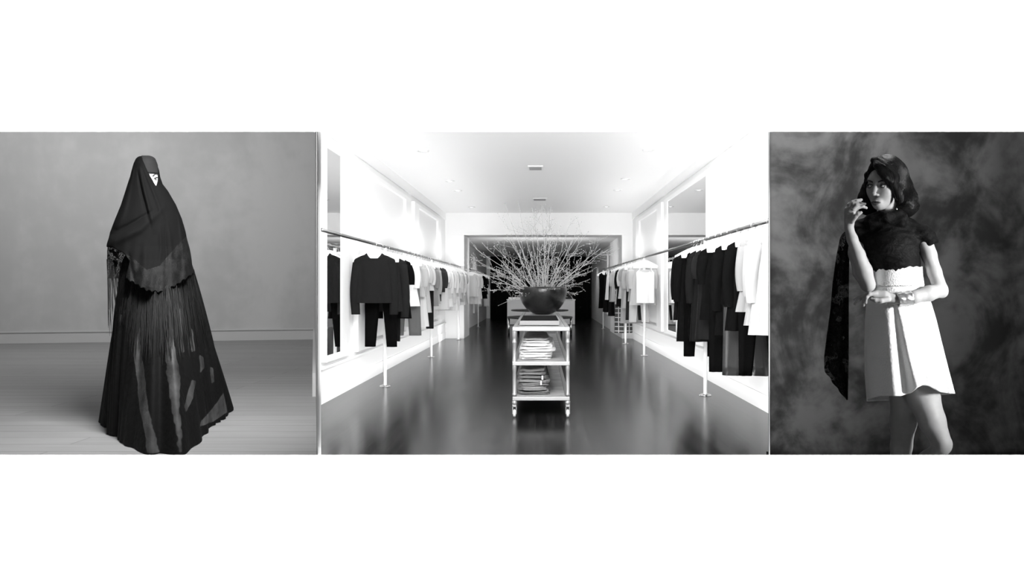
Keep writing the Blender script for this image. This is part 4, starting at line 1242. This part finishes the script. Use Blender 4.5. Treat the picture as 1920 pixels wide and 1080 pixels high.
# lace panel falling from the raised arm's shoulder
Ltab = [(430,1590),(437,1580),(446,1575),(480,1568),(530,1561),(580,1557),(630,1550),(670,1545),(690,1545.5)]
rows = []
def edgeL(y):
    if y <= 690: return interp(Ltab, y)[0]
    t = (y-690)/60
    return 1545.5 + 42*t**1.15 - 4.0*abs(math.sin(PI*t*3.2))*(1-t*.5)+1
for j in range(90):
    y = lerp(432, 750, j/89)
    xl = edgeL(y); xr = interp([(432,1606),(450,1598),(480,1592.5),(560,1591.5),(650,1591.5),(700,1591),(750,1589.5)], y)[0]
    r = []
    for i in range(26):
        t = i/25
        r.append((lerp(xl, max(xr, xl+.5), t), y, -6 + 5*math.sin(t*9+y*.006)*min(1, (y-425)/60) + 2*math.sin(t*21+1)))
    rows.append(r)
drape = fig_mb(G, MB().loft(rows, closed=False), 'lace_panel', M_LACEDRAPE, model, smooth=True, solid=.0012)
drape['label'] = 'long see-through black lace panel with scalloped end'

# skirt
def skirt_section(y, n=200, inner=0.):
    tab = [(500,1639,1730),(512,1639,1730),(535,1637,1733),(548,1633,1738),(570,1624,1747),(600,1621.5,1756),(650,1620.5,1768),(700,1621,1780),(745,1625,1791)]
    l, r = interp(tab, y)
    cx = (l+r)/2; hw = (r-l)/2
    hd = interp([(500,40),(535,43),(570,50),(650,60),(745,68)], y)[0]
    cz = interp([(500,0),(600,2),(745,4)], y)[0]
    t = min(1, max(0, (y-548)/190.))
    out = []
    for k in range(n):
        th = 2*PI*k/n          # 0 = picture right, PI/2 = toward viewer
        c, s_ = math.cos(th), math.sin(th)
        e = .88
        x = cx + hw*abs(c)**e*(1 if c > 0 else -1)
        z = cz + hd*abs(s_)**e*(1 if s_ > 0 else -1)
        # box pleat at the front, soft flutes elsewhere
        if s_ > -.2:
            px_ = lerp(1672, 1699, t)      # pleat centre
            wv = lerp(4.0, 9.5, t)
            g = math.exp(-((x-px_)/wv)**2)
            z -= t*19*g
            z += t*7*math.exp(-((x-px_-wv*2.0)/(wv*1.2))**2) + t*5*math.exp(-((x-px_+wv*2.2)/(wv*1.4))**2)
            px2 = lerp(1742, 1774, t); z -= t*13*math.exp(-((x-px2)/lerp(3, 6, t))**2); z += t*4*math.exp(-((x-px2+12)/8)**2)
        z += t*3.0*math.sin(th*7+1.0)
        x += t*1.5*math.sin(th*9)*abs(s_)
        out.append([x, y, z])
    return out
def hem_y(x, front):
    if front: return interp([(1618,749),(1628,748),(1650,742.5),(1690,742.5),(1706,737),(1718,728),(1730,722),(1740,723.5),(1752,730),(1764,735),(1780,737.5),(1795,738)], x)[0]
    return interp([(1618,753),(1640,752),(1700,749),(1760,741),(1795,738)], x)[0]
rows = []
for j in range(70):
    y = lerp(532, 745, j/69)
    sec = skirt_section(y); r = []
    for p in sec:
        hy = hem_y(p[0], p[2] > 2)
        w_ = min(1, max(0, (y-640)/105.))
        yy = lerp(532, hy, (y-532)/213.)
        r.append((p[0], lerp(y, yy, w_), p[2]))
    rows.append(r)
skirt = fig_mb(G, MB().loft(rows), 'skirt', M_SKIRT, model, smooth=True, solid=.004)
rows = [[(p[0]+(-1 if p[0] < 1685 else 1)*o, p[1] + .8*math.sin(p[0]*.5)*(j == 0)+ (lambda c: c)(0), p[2]*1.02) for p in skirt_section(y)] for j, (y, o) in enumerate(((500, .3), (506, .8), (515, 1.0), (525, 1.0), (534, 1.2), (537, .6)))]
band = fig_mb(G, MB().loft(rows), 'waistband', M_BAND, skirt, smooth=True, solid=.003)
sm = MB()
pts = [(p[0], 535.5+.4*math.sin(i*1.3), p[2]*1.04+.4) for i, p in enumerate(skirt_section(535, 160))]
for i in range(0, 160, 2): sm.ell(pts[i], (1.1, .9, .9), 6, 4)
fig_mb(G, sm, 'braid_trim', M_BAND, skirt, smooth=True)

# metal cuff bracelet
axis = np.array([1682.5, 563.2, 62.]) ; ax2 = np.array([1709.5, 558.0, 52.5])
dv = (ax2-axis); dv = dv/np.linalg.norm(dv)
up = np.array([0, 1., 0]); up = up-dv*(up@dv); up /= np.linalg.norm(up); sd_ = np.cross(dv, up)
rows = []
for i in range(15):
    t = i/14; c = axis + (ax2-axis)*t; rad = lerp(11.6, 13.4, t)
    rows.append([tuple(c + (up*math.cos(a)*1.0 + sd_*math.sin(a))*(rad+.45*math.sin(a*7+t*6)+.35*math.sin(t*14+a*3))) for a in [2*PI*k/48 for k in range(48)]])
cuff = fig_mb(G, MB().loft(rows), 'bracelet', mat('hammered_silver', .9, .33, 1., bump=('noise', 120, .4, .003)), None, smooth=True, solid=.0015)
tag(cuff, 'wide hammered silver cuff bracelet on the forearm of the woman in the white skirt', 'bracelet')
# ============================================================ VEILED WOMAN
W = Fig(300, 3.85, ZL)
bw = W.w((300, 830, 0))[0]; bw[2] = ZL
lady = thing('person', tuple(bw), 'veiled standing woman in long black robe and fringed shawl, one eye showing', 'person')
M_VEIL = mat('black_veil_cloth', .0028, .9, spec=.07)
M_BANDC = mat('charcoal_headband_cloth', .011, .9, spec=.15)
M_PALE = mat('skin_pale', .86, .5)
M_VLACE = lace_material('veil_lace_border', .006, .001, 60)
M_VLACE2 = lace_material('veil_lace_see_through', .05, .006, 60, see=(150, .0, .4, .75, .75))
M_ROBE = mat('black_robe_cloth', .004, .8, spec=.1, bump=('noise', 30, .5, .01))
M_SATIN = mat('dark_satin', .055, .42, spec=.5, noise=(9, .35), bump=('noise', 12, .4, .01))
M_FRINGE = mat('black_silk_fringe', .006, .6, spec=.15)
yw = math.radians(20); cw, sw = math.cos(yw), math.sin(yw)
H0 = np.array([275., 331., 3.0])
def QP(a, b, c): return (H0[0]+a*cw+b*sw, H0[1]-c, H0[2]-a*sw+b*cw)
QR = [[cw, 0, -sw], [0, -1, 0], [sw, 0, cw]]
def q_ell(f, a, b, c, ra, rb, rc, k=4, mode='add'): f.ell(QP(a, b, c), (ra, rc, rb), k, QR, mode)
S_ = Field((205, 292, -60), (400, 860, 60), 2.0)
q_ell(S_, 0, -3, 6, 22, 27, 27, 4); q_ell(S_, 0, 9, -13, 17, 15, 21, 5)
for sx in (-1, 1):
    q_ell(S_, sx*10, 25, -3, 6, 4, 4, 3, 'sub'); q_ell(S_, sx*10, 20.5, -3.6, 5, 3.6, 3.6, 1.5)
    q_ell(S_, sx*10, 14, -11, 9, 8, 9, 4)
S_.cone(QP(0, 23, 0), QP(0, 25.5, -13), 2.0, 2.6, 3)
S_.cone(QP(-5, 24, -25), QP(5, 24, -25), 2, 2, 2)
S_.cone((278, 355, 0), (282, 390, 0), 14, 17, 5)
S_.cone((248, 404, 0), (308, 404, 0), 14, 14, 8)
S_.chain([(281, 400, 0, 30), (283, 460, 0, 28), (288, 510, 0, 33), (292, 560, 0, 38)], 10, flat=.8)
S_.chain([(252, 408, 0, 12), (252, 452, 4, 10), (262, 466, 26, 10), (285, 430, 42, 8)], 4)
S_.chain([(312, 406, 0, 12), (322, 470, 4, 12), (310, 475, 30, 10), (292, 425, 44, 8)], 4)
for sx in (-1, 1):
    S_.chain([(292+sx*16, 560, 0, 24), (295+sx*18, 680, 0, 17), (298+sx*18, 800, 0, 10), (298+sx*18, 812, 12, 9)], 5)
V, Fc = S_.mesh()
lb = mesh_obj('body', W.w(V), Fc, [M_PALE], lady)
# eye
m = MB().ell(QP(10, 20.6, -4.0), (4.0, 2.6, 3.8), 18, 12); fig_mb(W, m, 'eyeball', M_EYEW, lady, smooth=True)
m = MB().ell(QP(9.0, 23.8, -3.8), (1.9, 1.9, 1.5), 12, 8); fig_mb(W, m, 'iris', M_EYED, lady, smooth=True)
m = MB().tube([QP(4.6, 24.2, -4.6), QP(7.4, 25.4, -2.0), QP(11, 25.6, -1.4), QP(15.5, 23, -3.4)], [.5, 1.0, 1.0, .4], 6); fig_mb(W, m, 'eyeliner', M_LINER, lady, smooth=True)
m = MB().tube([QP(5, 24.2, -5.6), QP(10, 25.2, -6.6), QP(15, 22.6, -5.2)], [.3, .55, .3], 6); fig_mb(W, m, 'lower_lash_line', M_LINER, lady, smooth=True)
m = MB().tube([QP(2.5, 25.8, 0.6), QP(6, 26.4, 3.8), QP(11, 25.6, 4.6), QP(17, 21.5, 2.6)], [1.0, 1.3, 1.1, .4], 6, flat=.8); fig_mb(W, m, 'eyebrow', M_LINER, lady, smooth=True)

# veil: profile solid with drapery
VT = [(291.5,266,278,14),(292.6,262,283,18),(294.3,258,287,22),(297.5,254.5,290.5,27),(306,250.5,294,31),(320,246.5,298.5,33),(332,243.5,300.5,35),(345,239,305,37),(358,235,315,40),(384,226.7,330,46),(410,216,341,52),(435.6,206,348.5,56),(461.5,200.7,354,60),(487,203,360,68),(513,214,364,84),(539,212,369,98),(580,210,380,108)]
ys = np.array([r[0] for r in VT]); Ls = np.array([r[1] for r in VT]); Rs = np.array([r[2] for r in VT]); Ds = np.array([r[3] for r in VT])
VE = Field((192, 286, -100), (392, 580, 118), 1.15)
def ridge(X, Y, pts, wd, amp):
    """smooth ridge along a polyline in the picture plane, fading out at both ends"""
    best = None; n = len(pts)-1
    for q, (a, b) in enumerate(zip(pts[:-1], pts[1:])):
        dx, dy = b[0]-a[0], b[1]-a[1]; l2 = dx*dx+dy*dy
        t = np.clip(((X-a[0])*dx+(Y-a[1])*dy)/l2, 0, 1)
        u = (q+t)/n; fade = np.maximum(np.sin(PI*np.clip(u, 0.0, 1.0)), 0)**.8; w_ = wd*(.55+.9*u)
        e = fade*np.exp(-((X-a[0]-t*dx)**2+(Y-a[1]-t*dy)**2)/(w_*w_))
        best = e if best is None else np.maximum(best, e)
    return amp*best
def veil_f(X, Y, Z):
    l = np.interp(Y, ys, Ls); r = np.interp(Y, ys, Rs); dd = np.interp(Y, ys, Ds)
    cx = (l+r)/2; hw = (r-l)/2
    q = np.sqrt(((X-cx)/hw)**2 + (Z/dd)**2)
    d = np.maximum((q-1)*np.minimum(hw, dd), 292.4-Y)
    front = np.clip(Z/20, 0, 1)
    f = ridge(X, Y, [(262,312),(268,345),(280,395),(292,440)], 4.2, 5.5) - ridge(X, Y, [(257,318),(266,362),(276,400),(284,430)], 3.0, 5.0)
    f = f + ridge(X, Y, [(270,318),(284,350),(296,380),(312,430)], 3.2, 3.2) + ridge(X, Y, [(312,385),(262,430),(214,452),(190,470)], 9, 7) - ridge(X, Y, [(292,392),(240,424),(206,444)], 5, 5)
    f = f + ridge(X, Y, [(246,345),(232,395),(216,430)], 6, 4) + ridge(X, Y, [(300,420),(302,470),(296,520)], 4, 3.5) + ridge(X, Y, [(314,412),(322,470),(320,540)], 4.5, 3)
    f = f + ridge(X, Y, [(309,420),(312,480),(308,530)], 2.8, -2.5) + ridge(X, Y, [(334,400),(343,460),(350,540)], 4, 2.5) + ridge(X, Y, [(270,450),(272,500),(276,540)], 9, 4)
    f = f + ridge(X, Y, [(252,300),(248,330),(240,360)], 2.5, 1.5) + ridge(X, Y, [(240,470),(250,520),(256,560)], 5, -4)
    return d - f*front - .5*np.sin(X*.31+Y*.05)*np.clip((Y-420)/80, 0, 1)*2
VE.fn((192, 286, -100), (392, 580, 118), veil_f)
# hem of the shawl
hemx = [195, 215, 247, 275, 300, 330, 352, 372, 400]; hemy = [500, 512, 528, 545, 548, 535, 520, 505, 500]
VE.fn((192, 286, -100), (392, 580, 118), lambda X, Y, Z: -(Y - np.interp(X, hemx, hemy) - 1.5*np.sin(X*.6)) + 0*Z, 0, 'sub')
# see-through corner on the left belongs to a thin lace sheet
VE.fn((192, 460, -100), (262, 580, 100), lambda X, Y, Z: np.maximum(X - np.interp(Y, [462, 475, 490, 520, 545, 580], [206, 232, 243, 236, 226, 214]), -(Y-464)) + 0*Z, 2, 'sub')
# eye slit
def slit(X, Y, Z):
    tri = [(277.5, 322.5), (298.5, 327.5), (292.8, 349.5)]
    d = None
    for i in range(3):
        a, b = tri[i], tri[(i+1) % 3]
        nx, ny = (b[1]-a[1]), -(b[0]-a[0]); n = math.hypot(nx, ny)
        e = ((X-a[0])*nx+(Y-a[1])*ny)/n
        d = e if d is None else np.maximum(d, e)
    return np.maximum(d, 6-Z)
VE.fn((270, 315, 0), (306, 358, 84), slit, .8, 'sub')
V, Fc = VE.mesh(); cen = V[Fc].mean(1)
pv = np.interp(cen[:,0], [195, 204, 247, 275, 300, 330, 352, 380], [455, 462, 482, 506, 498, 462, 440, 428])
mi = np.zeros(len(Fc), int); mi[cen[:,1] > pv] = 1
veil = mesh_obj('shawl', W.w(V), Fc, [M_VEIL, M_VLACE], lady, mi)
veil['label'] = 'black shawl drawn over the head with lace border'
# headband cloth showing between the edges of the shawl
HB = Field((255, 288, -10), (304, 332, 48), .8)
def band_f(X, Y, Z):
    e = (X - np.interp(Y, [290, 300, 326], [264.5, 267, 278.2]))
    return np.maximum(np.maximum(np.maximum(veil_f(X, Y, Z)-.9, Y-(326.2-.12*(298-X)-1)), -e), np.maximum(X-(296.4-.02*(326-Y)), 2-Z))
HB.fn((255, 288, -10), (304, 332, 48), band_f)
Vb, Fb = HB.mesh()
hb = mesh_obj('headband', W.w(Vb), Fb, [M_BANDC], lady)
# thin lace corner
rows = []
for j in range(30):
    t = j/29; y = lerp(458, 522, t)
    xl = interp([(458,203),(470,201),(522,201.5)], y)[0]; xr = interp([(458,214),(466,236),(482,247),(500,240),(522,222)], y)[0]
    rows.append([(lerp(xl, xr, i/13), y, 4+3*math.sin(i*.8+t*2)) for i in range(14)])
lc = fig_mb(W, MB().loft(rows, closed=False), 'lace_corner', M_VLACE2, veil, smooth=True, solid=.001)

# robe skirt
def fpt(px, py): p = floor_pt(px, py); return np.array([p.x, p.y])
foot = [(190,796),(199,801),(213,806),(219,820),(232,832),(250,843),(268,850),(285,853),(300,850),(318,854),(335,856),(350,852),(362,842),(373,831),(374,820),(388,805),(408,790),(429,775),(424,758),(400,748),(360,742),(310,742),(260,748),(215,765),(196,780)]
FPt = np.array([fpt(*p) for p in foot]); C0 = np.array([fpt(306, 800)[0], fpt(306, 800)[1]])
ang = np.unwrap(np.arctan2(FPt[:,1]-C0[1], FPt[:,0]-C0[0])); rad = np.hypot(*(FPt-C0).T)
order = np.argsort(ang % (2*PI)); an = (ang % (2*PI))[order]; ra = rad[order]
an = np.concatenate([an[-1:]-2*PI, an, an[:1]+2*PI]); ra = np.concatenate([ra[-1:], ra, ra[:1]])
NT, NV = 720, 260
th = np.arange(NT)/NT*2*PI
rf = np.interp(th, an, ra)
kern = np.exp(-(np.arange(-6, 7)/2.5)**2); kern /= kern.sum()
rf = np.convolve(np.concatenate([rf[-6:], rf, rf[:6]]), kern, 'valid')
ztop = CAMZ + (CY-478)/F*3.85
rngf = np.random.RandomState(3)
rtop_w, rtop_d = 50/W.ppm*.96, 44/W.ppm
ctop = W.w((300, 500, 0))[0][:2]
vd = W.V; ud = np.array([vd[1], -vd[0]])
Vv = np.zeros((NV, NT, 3))
ridges = [(fpt(288, 853), .035, .10), (fpt(337, 856), .04, .09), (fpt(213, 806), .02, .10), (fpt(374, 825), .035, .08), (fpt(250, 843), -.035, .10), (fpt(312, 854), -.045, .08), (fpt(358, 846), -.03, .06), (fpt(400, 795), -.03, .09), (fpt(415, 787), .02, .06)]
rid = np.zeros(NT)
for (q, amp, wd) in ridges:
    a = math.atan2(q[1]-C0[1], q[0]-C0[0]); dd = (th-a+PI) % (2*PI)-PI
    rid += amp*np.exp(-(dd/wd)**2)
ph = rngf.rand(6)*6
for j in range(NV):
    v = j/(NV-1); z = lerp(ztop, ZL+.004, v)
    s1 = v**.82
    cosu = np.cos(th)*ud[0]+np.sin(th)*ud[1]; cosv = np.cos(th)*vd[0]+np.sin(th)*vd[1]
    lf = np.clip(-cosu, 0, 1)**1.5
    s1 = s1*(1-lf) + (v**.36)*lf
    rt = 1/np.sqrt((cosu/rtop_w)**2+(cosv/rtop_d)**2)
    r = rt*(1-s1) + rf*s1
    r = r + rid*min(1, v*1.6)*(1.15-.3*v)
    r = r + .003*min(1, v*2)*np.sin(th*23+ph[0]+v*1.5) + .002*v*np.sin(th*41+ph[1]-v*2) + .012*np.sin(th*7+v*3+ph[2])*v
    sc = v**.82; c = ctop*(1-sc)+C0*sc
    Vv[j,:,0] = c[0]+r*np.cos(th); Vv[j,:,1] = c[1]+r*np.sin(th); Vv[j,:,2] = z
Vs = Vv.reshape(-1, 3)
j, i = np.meshgrid(np.arange(NV-1), np.arange(NT), indexing='ij')
a = (j*NT+i).ravel(); b = (j*NT+(i+1) % NT).ravel()
Fs = np.stack([a, a+NT, b+NT, b], 1)
cen = Vs[Fs].mean(1)
PX = CX + cen[:,0]/cen[:,1]*F; PY = CY - (cen[:,2]-CAMZ)/cen[:,1]*F
def inpoly(px, py, poly):
    c = np.zeros(len(px), bool); n = len(poly)
    for q in range(n):
        x1, y1 = poly[q]; x2, y2 = poly[(q+1) % n]
        m = ((y1 > py) != (y2 > py)) & (px < (x2-x1)*(py-y1)/(y2-y1+1e-9)+x1)
        c ^= m
    return c
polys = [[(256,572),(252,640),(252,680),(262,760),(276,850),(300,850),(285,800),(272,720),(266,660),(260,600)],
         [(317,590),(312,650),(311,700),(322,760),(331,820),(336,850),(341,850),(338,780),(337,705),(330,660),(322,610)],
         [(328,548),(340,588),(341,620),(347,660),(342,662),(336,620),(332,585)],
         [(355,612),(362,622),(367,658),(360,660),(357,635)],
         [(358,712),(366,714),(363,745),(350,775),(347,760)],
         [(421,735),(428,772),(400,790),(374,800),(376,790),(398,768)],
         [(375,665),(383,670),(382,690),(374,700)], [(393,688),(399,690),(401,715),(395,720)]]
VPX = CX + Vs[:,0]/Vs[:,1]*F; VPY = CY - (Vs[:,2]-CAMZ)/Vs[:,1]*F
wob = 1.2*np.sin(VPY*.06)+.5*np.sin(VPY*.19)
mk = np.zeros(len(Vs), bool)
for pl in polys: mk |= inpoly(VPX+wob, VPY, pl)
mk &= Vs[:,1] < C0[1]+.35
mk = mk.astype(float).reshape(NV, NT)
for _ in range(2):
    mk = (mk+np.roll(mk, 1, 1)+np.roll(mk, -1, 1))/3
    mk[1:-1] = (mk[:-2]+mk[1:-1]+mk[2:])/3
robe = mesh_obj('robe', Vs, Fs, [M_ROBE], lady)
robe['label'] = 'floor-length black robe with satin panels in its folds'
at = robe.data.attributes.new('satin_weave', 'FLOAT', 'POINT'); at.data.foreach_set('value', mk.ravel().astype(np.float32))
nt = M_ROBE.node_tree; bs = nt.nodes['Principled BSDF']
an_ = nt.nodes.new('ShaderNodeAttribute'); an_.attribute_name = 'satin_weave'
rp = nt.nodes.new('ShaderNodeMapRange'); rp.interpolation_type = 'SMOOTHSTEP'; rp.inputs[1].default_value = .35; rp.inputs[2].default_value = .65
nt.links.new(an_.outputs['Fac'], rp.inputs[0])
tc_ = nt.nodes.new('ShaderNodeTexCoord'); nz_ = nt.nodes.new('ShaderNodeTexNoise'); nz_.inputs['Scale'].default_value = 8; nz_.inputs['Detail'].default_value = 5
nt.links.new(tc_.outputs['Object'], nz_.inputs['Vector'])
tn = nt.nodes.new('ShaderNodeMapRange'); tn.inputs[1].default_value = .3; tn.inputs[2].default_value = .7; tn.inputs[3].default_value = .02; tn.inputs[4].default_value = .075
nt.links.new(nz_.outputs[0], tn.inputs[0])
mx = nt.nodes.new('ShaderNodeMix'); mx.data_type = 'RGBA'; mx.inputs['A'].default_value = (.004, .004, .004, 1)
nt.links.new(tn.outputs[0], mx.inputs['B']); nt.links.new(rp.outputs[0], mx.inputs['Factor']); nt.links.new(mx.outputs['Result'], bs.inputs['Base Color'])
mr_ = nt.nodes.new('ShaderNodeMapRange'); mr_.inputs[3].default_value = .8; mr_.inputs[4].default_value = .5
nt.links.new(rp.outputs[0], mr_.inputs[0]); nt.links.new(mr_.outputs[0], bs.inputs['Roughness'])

# fringe hanging from the shawl's lace border over the robe
fr = MB(); r_ = random.Random(11)
def robe_surface(px, y):
    """nearest-to-viewer point of the robe on the column px at picture height y"""
    k = int(np.argmin((SURFX-px)**2*4+(SURFY-y)**2)); return SURF[k]
sel = (cen[:,1] < C0[1]+.1)
SURFX, SURFY, SURF = PX[sel], PY[sel], cen[sel]
for q in range(300):
    x0 = r_.uniform(232, 364) if q > 20 else r_.uniform(226, 250)
    y0 = float(np.interp(x0, hemx, hemy))-6
    ln = r_.uniform(50, 150) if x0 > 250 else r_.uniform(60, 100)
    drift = (x0-296)/70*.16
    pts = []
    n_ = 9
    for k in range(n_):
        t = k/(n_-1); y = y0+ln*t; x = x0+drift*ln*t*1.3+1.2*math.sin(t*6+q)
        p = robe_surface(x, y) if y > 505 else None
        if p is None: p = W.w((x, y, 50))[0]
        d = np.array([0, 0, CAMZ])-p; d[2] = 0; d /= np.linalg.norm(d)
        off = .012 if k else .03
        pts.append(tuple(p+d*(off+.003*math.sin(q+t*5))))
    # smooth the path
    pp = np.array(pts)
    for _ in range(3): pp[1:-1] = (pp[:-2]+2*pp[1:-1]+pp[2:])/4
    fr.tube([tuple(p) for p in pp], [.0016]*(n_-1)+[.0004], 4, cap=False)
for q in range(26):
    x0 = 200.5 + 20*(q/25)**1.3 + r_.uniform(-.6, .6); y0 = 505+r_.uniform(-30, 10)
    y1 = r_.uniform(560, 640) if x0 < 206 else r_.uniform(540, 600)
    fr.tube([tuple(W.w((lerp(x0, x0+3, t)+.6*math.sin(t*4+q), lerp(y0, y1, t), 6))[0]) for t in (0, .2, .4, .6, .8, 1)], [.0018]*5+[.0006], 4, cap=False)
fo = fr.build('fringe', M_FRINGE, veil, smooth=True)
fo['kind'] = 'stuff'
